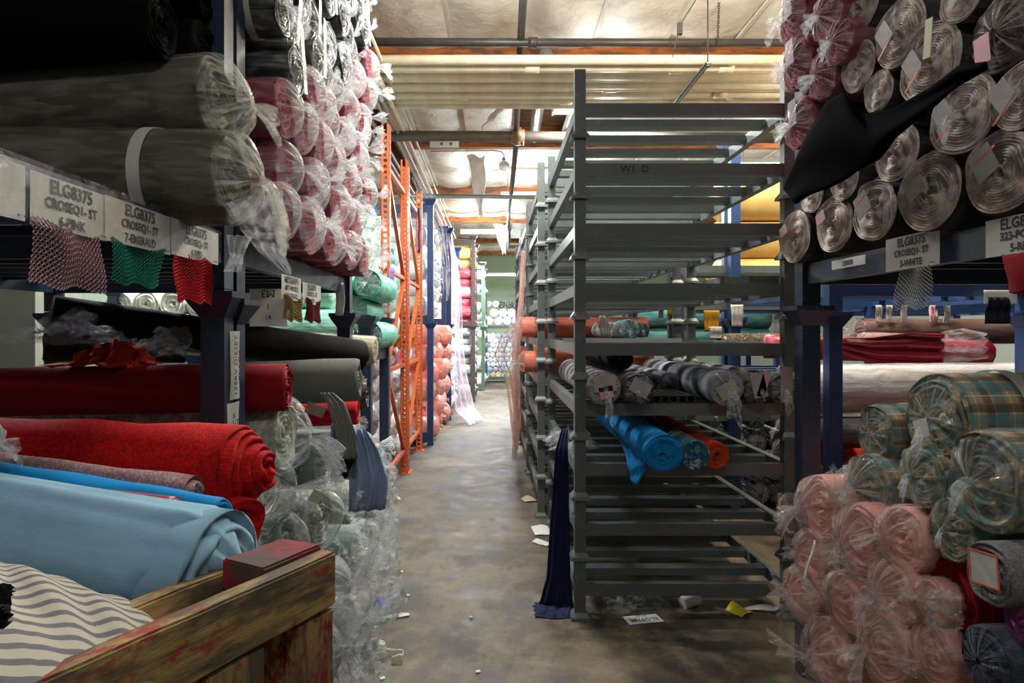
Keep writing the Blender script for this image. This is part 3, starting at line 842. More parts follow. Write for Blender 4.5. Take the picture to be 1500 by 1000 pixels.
# ---- blue posts further down the left side
def tallrack(label, x0, x1, y0, y1, mat=BLUE, dz=1.6, h=3.22):
    t = thing('storage_rack', label, 'rack', ((x0 + x1) / 2, y0, 0), (0, 0, 0), 'blue racks far down the left side')
    pw = 0.08
    for (x, y) in ((x1, y0), (x1, y1), (x0, y0), (x0, y1)):
        p = link('post', MB().box(-pw / 2, pw / 2, -pw / 2, pw / 2, 0, h).mesh('post', mat), t, (x - (x0 + x1) / 2, y - y0, 0))
        link('post_cup', cup_up(pw, mat), p, (0, 0, h))
        link('post_cup', cup_up(pw, mat), p, (0, 0, dz))
    for z in (0.12, dz + .06, h - .1):
        for y in (y0, y1):
            link('end_beam', MB().box(x0 - (x0 + x1) / 2 + pw/2, (x1 - x0) / 2 - pw/2, -.025, .025, -.05, .05).mesh('end_beam', mat), t, (0, y - y0, z))
    return t
tallrack('blue rack holding coral and silver bags beyond the orange frames', -2.6, -0.85, 9.0, 11.35)
tallrack('blue rack wrapped in white film, beyond the coral bags', -2.6, -0.78, 11.55, 14.2)
tallrack('dark steel rack with red and grey bags far down the aisle', -2.2, -0.46, 14.5, 16.0, mat=metal('#4a3f3c'), h=3.5)
tallrack('steel rack with white rolls at the far end, left of the green wall', -1.6, -0.3, 17.2, 19.0, mat=metal('#4e6a58'))
# far bank frame
t_ = thing('storage_rack', 'dark steel rack holding the bank of white and blue roll ends', 'rack', (0.1, 20.0, 0), (0, 0, 0))
for x in (-0.36, 0.75, 1.8):
    link('post', MB().box(-.035, .035, -.035, .035, 0, 2.6).mesh('post', metal('#3d4341')), t_, (x, 0, 0))
for z in (0.12, 1.62, 2.55):
    link('end_beam', MB().box(-.325, .715, -.03, .03, -.04, .04).mesh('end_beam', metal('#3d4341')), t_, (0, 0, z))
# ---------------------------------------------------------------- stacks of bagged rolls
def stack(face, plane, a0, a1, z0, z1, r, style, where, group, L=0.9, lo=True, colref='from near end', step=None, jit=0.3, keep=None, single=False, zstep=None, ry=0.0, pile='stack'):
    """hex-packed rolls. face '+x': ends look into the aisle from the left, plane is X; '-x' from the right; '-y': ends look at the camera, plane is Y"""
    step = step or 2.08 * r
    zs = zstep or 1.80 * r
    rnd = random.Random(hash((round(plane * 100), round(a0 * 100), round(z0 * 100))) & 0xffff)
    row = 0; z = z0 + r
    while z + r * 0.4 < z1:
        a = a0 + r + (step / 2 if row % 2 else 0); c = 0
        while a + r * 0.7 < a1 + (0.02):
            ja = rnd.uniform(-1, 1) * jit * r * 0.3; jz = rnd.uniform(-1, 1) * jit * r * 0.15; jp = rnd.uniform(-1, 1) * jit * r * 1.1
            if face == '+x': A = Vector((plane + jp, a + ja, z + jz)); B = A + Vector((-L, 0, 0))
            elif face == '-x': A = Vector((plane + jp, a + ja, z + jz)); B = A + Vector((L, 0, 0))
            else: A = Vector((a + ja, plane + jp, z + jz)); B = A + Vector((0, L, 0))
            px, py = proj(A) if A.y > 0.2 else (-999, 0)
            rp = r * F / max(A.y, .2)
            st = style(a, z, row, c, rnd)
            if st and -rp < px < 1500 + rp and -rp * 1.2 < py < 1000 + rp and (keep is None or keep(px, py)):
                hexc, desc = st[0], st[1]
                lab = '%s, %s row up, %s %s, %s' % (desc, ORD[min(row, 19)], NTH[min(c, 19)], colref, where)
                rr = r * rnd.choice((0.93, 1.0, 0.97))
                if single:
                    o = single_roll(A, B, rr, hexc, seed=rnd.randint(0, 2), amount=st[2] if len(st) > 2 else 0.5, style=st[3] if len(st) > 3 else 'bag')
                    tag(o, lab, 'fabric roll', group)
                    in_stack(o, group + str(z0), row, c, desc, where, colref)
                else:
                    kw = dict(st[2]) if len(st) > 2 else {}
                    kw.setdefault('bag', film('milky' if rnd.random() < .25 else 'clear'))
                    kw.setdefault('off', rnd.choice(((0, 0), (0.2, -.2), (-.2, .15))))
                    kw.setdefault('seed', rnd.randint(0, 2))
                    o = put_roll(A, B, rr, st[3] if len(st) > 3 else fabric(hexc), lab, name='bagged_roll', group=group, lo=lo, spin=rnd.uniform(0, 6.28), **kw)
                    in_stack(o, group + str(z0), row, c, desc, where, colref)
            a += step; c += 1
        z += zs; row += 1

def single_mesh(r, seed, mat, L, style):
    def fn():
        if style == 'bag':
            b = bag_mb(r, L, seed, 30, 0.6, (0.1 * (seed - 1), 0.1), 0.09, 3, 7)
            mb = MB(); mb.v = b.v; mb.f = b.f; mb.mi = b.mi
            tl = tail_mb(b.tip, r, seed, 0.26, 0.12, 12)
            k = len(mb.v); mb.gather = b.gather + [1.0] * len(tl.v); mb.v += tl.v; mb.f += [tuple(q + k for q in f) for f in tl.f]; mb.mi += tl.mi
            return mb.mesh('wrapped_roll', mat, True)
        mb = roll_mb(r, L, seed, 4, 20, 3, 0.03, 0.02, 0.1, 0.16); mb.uv = None
        return mb.mesh('wrapped_roll', mat, True)
    return cached(('single', round(r, 3), seed, mat.name, round(L, 1), style), fn)
def single_roll(A, B, r, hexc, seed=0, amount=0.5, style='bag', mat=None):
    L = (Vector(A) - Vector(B)).length
    mat = mat or bagged(hexc, amount)
    o = link('wrapped_roll', single_mesh(r, seed, mat, L, style), None, tuple(A), orient(A, B))
    return o

# ---- upper left: burgundy and black bagged rolls on the second blue rack
BURG = '#8c1a38'; BLK = '#16161a'
def st_b(a, z, row, c, rnd):
    lim = 2.40 + (a - 2.5) * 0.42
    if z > lim:
        pl = [(0.1, 0.0, 0.045, 0.17, rnd.uniform(-.3, .3), TAPE)] if rnd.random() < .45 else None
        return (BLK, 'black bagged roll', dict(paper=pl, tail_size=0.35, g_len=0.5, bag=film('clear')), fabric(BLK, 'satin'))
    return (BURG, 'burgundy bagged roll', dict(tail_size=rnd.choice((0.55, 0.7)), g_len=0.8, bag=film('clear' if rnd.random() < .8 else 'milky')), fabric(BURG))
stack('+x', -0.80, 2.42, 4.32, 1.83, 3.55, 0.108, st_b, 'upper left rack', 'bagged rolls on the upper left rack', lo=False, colref='from the post', step=0.232, zstep=0.192)
# ---- two brown bagged rolls and the black rolls above them
BROWN = fabric('#4b463b')
put_roll(pt(318, 147, 2.03), (-2.6, 2.12, 2.06), 0.128, BROWN, 'big brown roll in milky tied bag, upper of the two above the label strip', 'bagged_roll', 'brown bagged rolls at near left',
         bag=film('thin', '#d8dccf'), knotmat=film('milky', '#dcdcd0'), off=(0.0, -0.25), g_len=0.95, pleat=0.13, tail_size=0.42, seed=1)
put_roll(pt(335, 262, 1.93), (-2.6, 1.93, 1.955), 0.130, BROWN, 'big brown bagged roll with a white paper band, resting on the label strip beam', 'bagged_roll', 'brown bagged rolls at near left',
         bag=film('thin', '#d8dccf'), knotmat=film('milky', '#dcdcd0'), off=(0.0, -0.05), g_len=0.85, pleat=0.14, tail_size=0.5, seed=2, band=(0.20, 0.035), down=1.2)
for i, (y, z, r) in enumerate([(2.17, 2.37, .11), (1.9, 2.36, .10), (2.16, 2.62, .115), (1.9, 2.6, .11), (2.18, 2.88, .11)]):
    put_roll((-0.93, y, z), (-2.7, y - .03, z - .02), r, fabric('#0f100f', 'matte'), 'black roll in the dark upper left corner, %s of five' % NTH[i], 'fabric_roll', 'black rolls in the upper left corner', seed=i % 3)
put_roll((-0.78, 2.50, 2.68), (-2.2, 2.5, 2.66), 0.10, fabric('#141417', 'satin'), 'black bagged roll with cream paper band beside the top of the blue post', 'bagged_roll', 'bagged rolls on the upper left rack',
         bag=film('clear'), band=(0.10, 0.03), g_len=.5, tail_size=.35)
# torn film hanging off the lower brown bag
def hang(name, label, cat, pts, widths, plane_dir, mat, amp=0.015, nv=16, seed=0, thick=0.002, group=None):
    """a limp strip of cloth or film hanging along a polyline; widths along plane_dir"""
    pts = [Vector(p) for p in pts]; pd = Vector(plane_dir).normalized()
    mb = MB(); mb.uv = []
    n = len(pts) - 1
    nu = n * 4
    nor = pd.cross(Vector((0, 0, 1)))
    if nor.length < .1: nor = Vector((0, 1, 0))
    nor.normalize()
    acc = 0
    def fn(u, v):
        s = u * n; i = min(int(s), n - 1); f = s - i
        f2 = f * f * (3 - 2 * f) * .5 + f * .5
        p = pts[i].lerp(pts[i + 1], f2); w = widths[i] * (1 - f) + widths[i + 1] * f
        k = (v - .5)
        q = p + pd * (k * w) + nor * (amp * (math.sin(v * 19 + seed + u * 3) * .6 + math.sin(v * 37 + u * 7 + seed) * .35 + math.sin(u * 9 + seed) * .4))
        mb.uv.append((k * w, u * 0.8))
        return q
    mb.grid(fn, nu, nv)
    o = link(name, mb.mesh(name, mat, True))
    if thick: o.modifiers.new('thick', 'SOLIDIFY').thickness = thick
    return tag(o, label, cat, group)
hang('loose_film', 'long torn tail of clear film hanging below the lower brown bagged roll', 'plastic film', [pt(375, 285, 1.95), pt(385, 330, 1.95), pt(400, 370, 1.98), pt(424, 402, 2.0)], [.16, .12, .06, .01], (1, 0.3, 0.4), film('clear'), 0.012)
hang('loose_film', 'short wisp of clear film hanging at the foot of the blue post cup', 'plastic film', [pt(352, 345, 2.15), pt(347, 375, 2.15), pt(340, 398, 2.15)], [.08, .04, .05], (1, 0.2, 0), film('milky'), 0.01)

# ---- label strips, tags and swatches of net
def label_card(txt, px0, px1, X, ztop, h, lab, side, size=0.03, tilt=0.0, mat=None, small=True):
    """a paper label on the beam in the plane x = X; side +1 looks to +x"""
    d0 = X * F / (px0 - VX); d1 = X * F / (px1 - VX)
    w = abs(d1 - d0); yc = (d0 + d1) / 2
    t = thing('shelf_label', lab, 'label', (X, yc, ztop - h), (tilt, 0, PI / 2 if side > 0 else -PI / 2), 'paper shelf labels')
    mb = sheet_mb(w - 0.004, h, 8, 4, 0.0005, px0 * .01)
    link('card', mb.mesh('card', mat or PAPER, True), t, (0, 0, h / 2))
    lines = txt.split('\n'); n = len(lines)
    for i, s in enumerate(lines):
        sz = size * (1.15 if i == 0 and n > 1 else 0.86)
        link('lettering', text_mesh(s, sz, INK, bold=0.0008, extrude=0.0001), t, (0, -0.0014, h * (1 - (i + .62) / (n + 0.15))), (PI / 2, 0, 0))
    if small:
        link('small_print', text_mesh('W3 1 18', 0.006, INK, 'small_print'), t, (w * .4, -0.0045, 0.008), (PI / 2, 0, 0))
    return t
LP = -0.8795 + 0.006
label_card('1', -80, 38, LP, 1.806, 0.102, 'white label at the left frame edge, left of the 6-PINK label', 1, 0.033)
label_card('ELG8375\nCROSEQ1- ST\n6-PINK', 43, 158, LP, 1.804, 0.102, 'white shelf label reading ELG8375 CROSEQ1- ST 6-PINK', 1, 0.033)
label_card('ELG8375\nCROSEQ1- ST\n7-EMERALD', 153, 250, LP + .002, 1.806, 0.102, 'white shelf label reading ELG8375 CROSEQ1- ST 7-EMERALD', 1, 0.033)
label_card('ELG8375\nCROSEQ- ST\n4-RED', 250, 320, LP, 1.808, 0.100, 'white shelf label reading ELG8375 CROSEQ- ST 4-RED', 1, 0.033)
label_card('METGRAPH\nMET HAN SEQ\n1-BLCKGOLD', 412, 441, LP + .02, 1.73, 0.10, 'small white label above the gold net swatch', 1, 0.033, small=False)
label_card('ELG8375\nCROSEQ1- ST\n4-RED', 443, 470, LP + .02, 1.72, 0.095, 'small white label above the crimson net swatch', 1, 0.033, small=False)
hang('clear_tape_strip', 'glossy clear film wrapped over the label strip beam at near left', 'plastic film', [(-0.865, 0.95, 1.76), (-0.866, 1.35, 1.765), (-0.866, 1.75, 1.765), (-0.866, 2.16, 1.765)], [.12, .115, .115, .10], (0, 0, 1), film('thin'), 0.0035, 10, thick=0)
def net(px0, px1, X, z0, z1, hexc, label, side=1, cell=0.0075, th=0.0028, seed=0, solid=None, flat=False, wave=.012, d=None):
    """an openwork swatch: a real diamond lattice of yarn"""
    if d is None:
        d0 = X * F / (px0 - VX); d1 = X * F / (px1 - VX); w = abs(d1 - d0); c = (X, (d0 + d1) / 2, z1)
        rz = PI / 2 if side > 0 else -PI / 2
    else:
        w = abs(px1 - px0) * d / F; c = (((px0 + px1) / 2 - VX) * d / F, d, z1); rz = 0
    h = z1 - z0
    def warp(x, z):
        return (x * (1 + .07 * math.sin(z * 26 + seed)) + .010 * math.sin(-z * 20 + seed), wave * (math.sin(x * 40 + seed) * .5 + math.sin(z * 33 + seed + x * 15) * .5), z + 0.006 * math.sin(x * 50 + seed))
    if solid:
        mb = MB(); mb.uv = []
        def fn(u, v):
            x = (u - .5) * w; z = -v * h; mb.uv.append((x, z)); return warp(x, z)
        mb.grid(fn, 16, 14)
        o = link('fabric_swatch', mb.mesh('fabric_swatch', solid, True), None, c, (0, 0, rz))
        o.modifiers.new('t', 'SOLIDIFY').thickness = 0.002
        return tag(o, label, 'swatch')
    mb = MB()
    nx = max(4, int(w / cell)); nz = max(4, int(h / cell))
    cx = w / nx; cz = h / nz
    vid = {}
    def vtx(i, j):
        if (i, j) not in vid:
            vid[(i, j)] = len(mb.v)
            mb.v.append(warp((i / 2) * cx - w / 2, -(j / 2) * cz))
        return vid[(i, j)]
    for i in range(nx):
        for j in range(nz):
            mb.f.append((vtx(2 * i + 1, 2 * j), vtx(2 * i + 2, 2 * j + 1), vtx(2 * i + 1, 2 * j + 2), vtx(2 * i, 2 * j + 1))); mb.mi.append(0)
    o = link('net_swatch', mb.mesh('net_swatch', plain('net_yarn', hexc, 0.8)), None, c, (0, 0, rz))
    wm = o.modifiers.new('w', 'WIREFRAME'); wm.thickness = th; wm.use_even_offset = False; wm.use_boundary = True
    return tag(o, label, 'swatch')
NX = -0.872
net(45, 146, NX, 1.588, 1.712, '#a8868a', 'dusty pink net swatch hanging under the 6-PINK label', cell=0.0105, th=0.0042)
net(162, 238, NX, 1.612, 1.712, '#0f7d68', 'emerald green net swatch hanging under the 7-EMERALD label', cell=0.0095, th=0.003, seed=2)
net(256, 312, NX, 1.585, 1.715, '#c0141c', 'bright red net swatch hanging under the 4-RED label', cell=0.0095, th=0.0028, seed=4)
net(416, 442, -0.85, 1.545, 1.645, '#8c7a45', 'gold sequin net swatch hanging near the upside-down white sign', cell=0.012, th=0.006, seed=1)
net(448, 468, -0.85, 1.545, 1.645, '#7e1a32', 'dark crimson sequin swatch right of the gold one', cell=0.01, th=0.007, seed=1)
hang('ribbon', 'white paper ribbon hanging left of the second blue post', 'ribbon', [pt(497, 414, 4.0), pt(499, 437, 4.0), pt(497, 462, 4.0)], [.05, .055, .045], (1, 0, 0), PAPER, 0.006)
t_ = thing('hanging_sign', 'white card sign with upside-down characters hanging below the left deck', 'sign', tuple(pt(393, 478, 3.0)))
link('card', sheet_mb(0.165, 0.165, 6, 6, 0.002).mesh('card', PAPER, True), t_, (0, 0, 0.083))
for s_, sz, zz, rr_ in (('M3', 0.05, 0.145, PI), ('1', 0.036, 0.085, 0), ('14', 0.03, 0.04, 0)):
    link('lettering', text_mesh(s_, sz, INK), t_, (0, -0.006, zz), (PI / 2, rr_, 0))
# handwritten strips on the blue post
for (z0, z1, yc, w, txt, lab) in [(1.27, 1.50, 2.315, 0.082, '155RV DIESEY\nBLACK', 'upper handwritten white strip taped to the near blue post'), (1.04, 1.26, 2.30, 0.105, 'SY  BLACK\nBOTTOM ...', 'lower handwritten white strip taped to the near blue post')]:
    t_ = thing('paper_strip', lab, 'label', (-0.880, yc, z0), (0, 0, PI / 2), 'handwritten strips on the blue post')
    link('strip', sheet_mb(w, z1 - z0, 6, 10, 0.003, z0).mesh('strip', PAPER, True), t_, (0, 0, (z1 - z0) / 2))
    link('handwriting', text_mesh(txt, 0.034, INK, 'handwriting'), t_, (0, -0.009, (z1 - z0) / 2), (PI / 2, -PI / 2, 0))

# ---- rolls lying on the near left pile
RED = fabric('#dc0c10', 'knit')
put_roll(pt(352, 690, 1.80), (-2.4, 1.98, 1.15), 0.122, RED, 'large bright red knit roll with ruffled end, left of the blue post', 'knit_roll', seed=3, layers=6, sag=0.07, frill=0.12, cone=0.9, oval=0.03)
CRIM = fabric('#8f1024')
put_roll(pt(420, 567, 2.62), (-2.6, 2.46, 1.27), 0.092, CRIM, 'smooth crimson roll lying behind the near blue post', 'fabric_roll', seed=1, layers=7, frill=0.04, sag=0.02)
put_roll(pt(522, 556, 3.42), (-2.6, 3.2, 1.20), 0.108, fabric('#6f7069', 'herring', '#5b5d58'), 'grey herringbone roll behind the crimson roll', 'fabric_roll', seed=2, layers=6, frill=0.12)
put_roll(pt(527, 521, 3.9), pt(75, 462, 2.95), 0.093, fabric('#0b0b0d'), 'long black roll slanting up to the left across the left bay', 'fabric_roll', seed=0, layers=6, oval=0.03)
put_roll(pt(535, 575, 4.05), (-2.0, 4.0, 1.13), 0.10, fabric('#5a5053', 'mottle', '#3c3335'), 'mottled grey brown roll behind the herringbone roll', 'fabric_roll', seed=1, frill=0.15)
put_roll(pt(548, 513, 4.28), (-2.3, 4.25, 1.46), 0.085, fabric('#b5ad96'), 'cream roll in cloudy film on top of the long black roll', 'bagged_roll', bag=film('milky', '#d8d2bf'), seed=2, g_len=.4, tail=False)
put_roll(pt(522, 604, 3.55), (-1.6, 3.5, 1.05), 0.062, fabric('#b8101c'), 'small bright red roll end below the herringbone roll', 'fabric_roll', seed=0, layers=4, frill=0.2)
# pile in the near bay
LB = fabric('#86afc9')
lb = put_roll(pt(322, 838, 1.30), (-1.75, 1.58, 1.12), 0.120, LB, 'large pale blue roll with loose folded edge, resting behind the timber crate', 'fabric_roll', seed=1, layers=4, sag=0.06, frill=0.10, oval=0.03)
# its loose outer layer, folded over the end
mb = MB(); mb.uv = []
def fn(u, v):
    ang = -0.9 + 3.3 * v
    fold = math.exp(-((v - .28 - .10 * u) / .05) ** 2) * 0.012 * u
    rr_ = 0.125 + 0.004 * math.sin(5 * u + 3 * v) + fold + 0.010 * math.sin(9 * v + 2) * u * u
    xe = 0.03 + 0.05 * math.sin(PI * min(1, max(0, (v - .05) / .35))) - 0.10 * max(0, v - .5)
    x = -0.95 + (0.95 + xe) * u
    k = max(0, u - .88) / .12
    sq = (1 - .85 * k * k) * (1 + .05 * k * math.sin(22 * v) + .03 * k * math.sin(41 * v))
    x += -0.03 * (k > 0) * math.sin(9 * v) * k
    mb.uv.append((x, v * .4))
    return (x, -rr_ * sq * math.sin(ang), 0.120 + rr_ * sq * math.cos(ang))
mb.grid(fn, 60, 60)
o_ = link('loose_layer', mb.mesh('loose_layer', LB, True), lb); o_.modifiers.new('t', 'SOLIDIFY').thickness = 0.003
put_roll(pt(318, 757, 1.53), pt(-10, 702, 1.64), 0.045, fabric('#1292dc'), 'bright blue cotton roll squeezed between pale blue and pink mesh', 'fabric_roll', seed=2, layers=4, frill=0.2, sag=.08)
put_roll(pt(282, 722, 1.62), pt(-150, 668, 1.74), 0.042, fabric('#b59297', 'knit'), 'dusty pink mesh roll lying along the red knit roll', 'knit_roll', seed=1, layers=3, frill=0.3, sag=.12)
put_roll(pt(352, 768, 1.70), pt(220, 745, 1.95), 0.066, fabric('#d60e14', 'knit'), 'small red knit roll under the large red knit roll', 'knit_roll', seed=0, layers=4, frill=0.3, sag=.1)
put_roll(pt(256, 747, 1.46), pt(80, 728, 1.50), 0.028, fabric('#b0404c', 'satin'), 'thin pink satin roll in clear film beside the pale blue roll', 'bagged_roll', bag=film('clear'), seed=1, tail=False, g_len=.3)
put_roll((-0.60, 1.20, 0.915), (-1.5, 1.3, 0.90), 0.08, fabric('#7d1c34', 'satin'), 'burgundy bagged roll under the pale blue roll', 'bagged_roll', bag=film('clear'), seed=1, tail=False, g_len=.3)
put_roll(pt(-22, 648, 1.5), (-2.2, 1.55, 1.27), 0.05, fabric('#c9c9cc'), 'white bagged roll poking in at the left frame edge over the red knit', 'bagged_roll', bag=film('milky'), seed=0, tail_size=.7)
put_roll((-0.78, 1.62, 0.92), (-2.4, 1.7, 0.92), 0.11, fabric('#5a5a58'), 'grey roll deep in the pile under the bright blue roll', 'fabric_roll', seed=1)
put_roll((-0.72, 1.87, 0.90), (-2.4, 1.9, 0.90), 0.11, fabric('#44484a'), 'grey roll deep in the pile under the red knit roll', 'bagged_roll', bag=film('clear'), seed=1)
# striped cloth heap at the bottom left
mb = MB(); mb.uv = []
def fn(u, v):
    x = -1.15 + 0.70 * u; y = 0.58 + 0.62 * v
    hh = max(0.0, 1 - ((u - .25) / .78) ** 2) ** .6 * max(0.0, 1 - ((v - .45) / .62) ** 2) ** .5
    fo = u * .8 + v; z = 0.89 + 0.31 * hh + 0.012 * abs(math.sin(9 * fo + 2 * math.sin(5 * u))) * hh + 0.008 * abs(math.sin(23 * fo + 3 * math.sin(4 * v))) + 0.004 * math.sin(47 * fo)
    mb.uv.append(((x * 1.0 - y * .75) * 3.4 + 0.01 * math.sin(11 * u), y))
    return (x, y, z)
mb.grid(fn, 90, 90)
o_ = link('striped_cloth', mb.mesh('striped_cloth', fabric('#aaa697', 'stripe', '#65646a'), True))
tag(o_, 'heap of cream cloth with dark grey stripes in the bottom left corner', 'cloth')
o_ = link('crochet_trim', crumple_mb(0.035, 0.04, 0.02, 3).mesh('crochet_trim', fabric('#121214', 'fleece'), True), None, tuple(pt(-12, 890, 0.72)), (1.2, 0, 0.4))
tag(o_, 'black crochet piece at the left frame edge on the striped cloth', 'cloth')
# timber crate
W1 = wood('#a98c58', '#6b5433', '#7c2a28', scale=(26, 3, 26), amt=0.67)
W2 = wood('#9c8350', '#514a35', '#8a2a26', scale=(26, 3, 26), amt=0.575)
W3 = wood('#94794c', '#4d3b24', '#7a1418', scale=(22, 22, 4), amt=0.545)
REDP = wood('#7a1a22', '#4e1016', '#5d1219', scale=(8, 8, 8), name='red_painted_end')
P1 = Vector((-0.305, 1.31, 0)); th = math.atan2(0.49, 0.24) - PI / 2
cr = thing('timber_crate', 'rough timber crate with red painted corner at the bottom left', 'crate', tuple(P1), (0, 0, th))
# local: +y runs towards the corner, +x towards the aisle
def plank(name, x0, x1, y0, y1, z0, z1, mat, seed=0):
    b = bmesh.new()
    bmesh.ops.create_cube(b, size=1)
    for v_ in b.verts:
        v_.co = Vector(((x0 + x1) / 2 + v_.co.x * (x1 - x0), (y0 + y1) / 2 + v_.co.y * (y1 - y0), (z0 + z1) / 2 + v_.co.z * (z1 - z0)))
    ax = 1 if (y1 - y0) > (z1 - z0) else 2
    es = [e for e in b.edges if abs((e.verts[0].co - e.verts[1].co)[ax]) > 0.02]
    bmesh.ops.subdivide_edges(b, edges=es, cuts=12)
    bmesh.ops.bevel(b, geom=[e for e in b.edges if len(e.link_faces) == 2 and e.calc_face_angle(0) > 1.2], offset=0.004, segments=2, affect='EDGES')
    rn = random.Random(seed)
    for v_ in b.verts:
        q = mnoise.noise_vector(v_.co * 9 + Vector((seed, 0, 0))) * 0.003
        v_.co += q
    me = bpy.data.meshes.new(name); b.to_mesh(me); b.free(); me.materials.append(mat)
    return link(name, me, cr)
plank('outer_board', -0.038, 0.0, -1.05, 0.0, 0.975, 1.078, W2, 1)
plank('inner_board', -0.178, -0.140, -1.0, -0.005, 0.965, 1.062, W1, 2)
plank('corner_post', -0.139, -0.039, -0.125, -0.004, 0.0, 1.028, W3, 3)
plank('red_end_block', -0.139, -0.0385, -0.150, 0.004, 1.030, 1.086, REDP, 4)
plank('lower_board', -0.038, 0.0, -1.05, -0.01, 0.60, 0.70, W1, 5)
plank('upright_board', -0.036, -0.002, -0.10, -0.002, 0.0, 0.598, W3, 6)
plank('upright_board', -0.036, -0.002, -0.10, -0.002, 0.702, 0.972, W3, 7)
plank('upright_board', -0.036, -0.002, -0.30, -0.18, 0.702, 0.972, W3, 8)
plank('upright_board', -0.036, -0.002, -0.55, -0.42, 0.702, 0.972, W1, 9)
plank('bottom_board', -0.40, -0.18, -0.12, -0.02, 0.10, 0.20, W1, 10)

# ---- big clear bags of knits at the aisle end of the second bay
KN = [fabric('#858b82', 'mottle', '#2c4a48'), fabric('#b9bdb2', 'mottle', '#7e857e'), fabric('#6d766f', 'mottle', '#22524a'), fabric('#a7aaa0', 'mottle', '#5b6a66'), fabric('#dcdfd8', 'herring', '#8a9a96')]
spots = [(452, 634, 2.75, .15, 1, 'large clear bagged knit roll below the crimson roll end'), (428, 715, 2.62, .138, 4, 'white checked knit roll in clear film beside the red knit end'), (500, 672, 3.25, .12, 2, 'clear bagged green grey knit roll behind the hanging striped shirt cloth'),
         (503, 760, 3.0, .125, 3, 'clear bagged grey knit roll below the hanging striped shirt cloth'), (455, 800, 2.62, .125, 0, 'clear bagged dark knit roll above the crate corner'), (540, 735, 3.75, .12, 1, 'clear bagged pale roll in the middle of the left heap, aisle side'),
         (545, 815, 3.55, .125, 2, 'clear bagged roll with a green end low by the aisle'), (512, 860, 3.0, .13, 3, 'clear bagged roll low in the left heap, right of the crate corner'), (535, 905, 3.35, .12, 1, 'clear bagged roll on the floor by the blue scrap'),
         (505, 955, 2.85, .12, 0, 'clear bagged roll on the floor right of the crate'), (470, 890, 2.7, .13, 4, 'clear bagged roll just behind the crate post'), (548, 660, 4.1, .12, 3, 'pale bagged roll high at the far end of the left heap'), (556, 790, 4.1, .12, 4, 'pale bagged roll low at the far end of the left heap')]
for i, (px, py, d, r, m_, lab) in enumerate(spots):
    A = pt(px, py, d); A.x -= 0.10
    B = Vector((A.x - 1.5, A.y + .05, A.z))
    put_roll(A, B, r, KN[m_], lab, 'bagged_roll', 'clear bagged knit rolls in the left heap', bag=film('thin' if i in (0, 1, 3, 4, 5) else 'milky' if i % 2 else 'clear', '#d4dad6'), seed=i % 3, g_len=0.9, pleat=0.10 if i < 6 else .16, off=((i % 3 - 1) * .25, -.15), tail_size=0.75, spin=i * 1.3, down=.9)
rnd = random.Random(8)
for i, (px, py, d, w, h, rx, ry_) in enumerate([(545, 765, 3.4, .3, .42, 1.2, .7), (535, 850, 3.2, .32, .4, 1.25, .8), (520, 930, 2.9, .26, .34, 1.3, .7), (560, 850, 3.6, .26, .36, 1.3, .9), (520, 975, 2.85, .22, .2, .6, .3), (550, 700, 3.6, .22, .3, 1.2, .8)]):
    c_ = pt(px, py, d)
    o_ = link('loose_film', crumple_mb(w, h, 0.09, i * 3.3 + 1, 22, 22, .6).mesh('loose_film', film('milky' if i % 3 else 'clear', '#d2d8d6'), True), None, tuple(c_), (rx, 0, ry_))
    tag(o_, ['crumpled film bulging into the aisle below the hanging shirt cloth', 'loose crumpled film low on the left heap', 'loose film gathered near the floor right of the crate',
             'large wad of clear film hanging over the aisle floor at the heap edge', 'flattened shiny film lying on the floor beside the crate', 'crumpled film behind the striped shirt cloth'][i], 'plastic film', 'loose film on the left heap')
hang('shirt_cloth', 'blue and white pinstriped cloth hanging into the aisle from the left heap', 'cloth', [pt(522, 628, 3.0), pt(532, 660, 2.98), pt(540, 700, 2.97), pt(538, 748, 2.98)], [.07, .13, .17, .16], (1, 0.35, 0), fabric('#93a8c6', 'pinstripe', '#5f7191'), 0.018, 30, 1)
hang('black_cloth', 'black cloth hanging left of the striped shirt cloth', 'cloth', [pt(500, 600, 2.95), pt(508, 640, 2.92), pt(506, 672, 2.92), pt(500, 706, 2.92)], [.06, .08, .09, .01], (1, 0.2, 0), fabric('#0e0e10'), 0.004, 16, 2)
hang('grey_scarf', 'grey green fringed cloth draped over the bag below the herringbone roll', 'cloth', [pt(478, 575, 2.85), pt(492, 590, 2.83), pt(505, 630, 2.82), pt(512, 672, 2.82)], [.05, .07, .08, .07], (1, 0.2, 0), fabric('#7c837c', 'herring', '#50564f'), 0.006, 16, 3)
hang('pale_cloth', 'pale blue cloth corner hanging behind the black cloth', 'cloth', [pt(492, 620, 3.02), pt(492, 660, 3.0), pt(494, 705, 3.0)], [.04, .05, .05], (1, 0.2, 0), fabric('#93a9bd'), 0.01, 12, 3)
o_ = link('card_tag', MB().box(-.035, .035, -.0006, .0006, -.022, .022).mesh('card_tag', plain('kraft_card', '#8d8272', .8)), None, tuple(pt(462, 600, 2.5)), (0.3, .35, .3)); tag(o_, 'grey brown card tag taped below the crimson roll end', 'tag')
o_ = link('card_tag', MB().box(-.02, .02, -.0006, .0006, -.024, .024).mesh('card_tag', plain('pale_card', '#b9bda8', .8)), None, tuple(pt(463, 727, 2.42)), (0.3, .5, .3)); tag(o_, 'pale green card tag on the checked knit bag', 'tag')
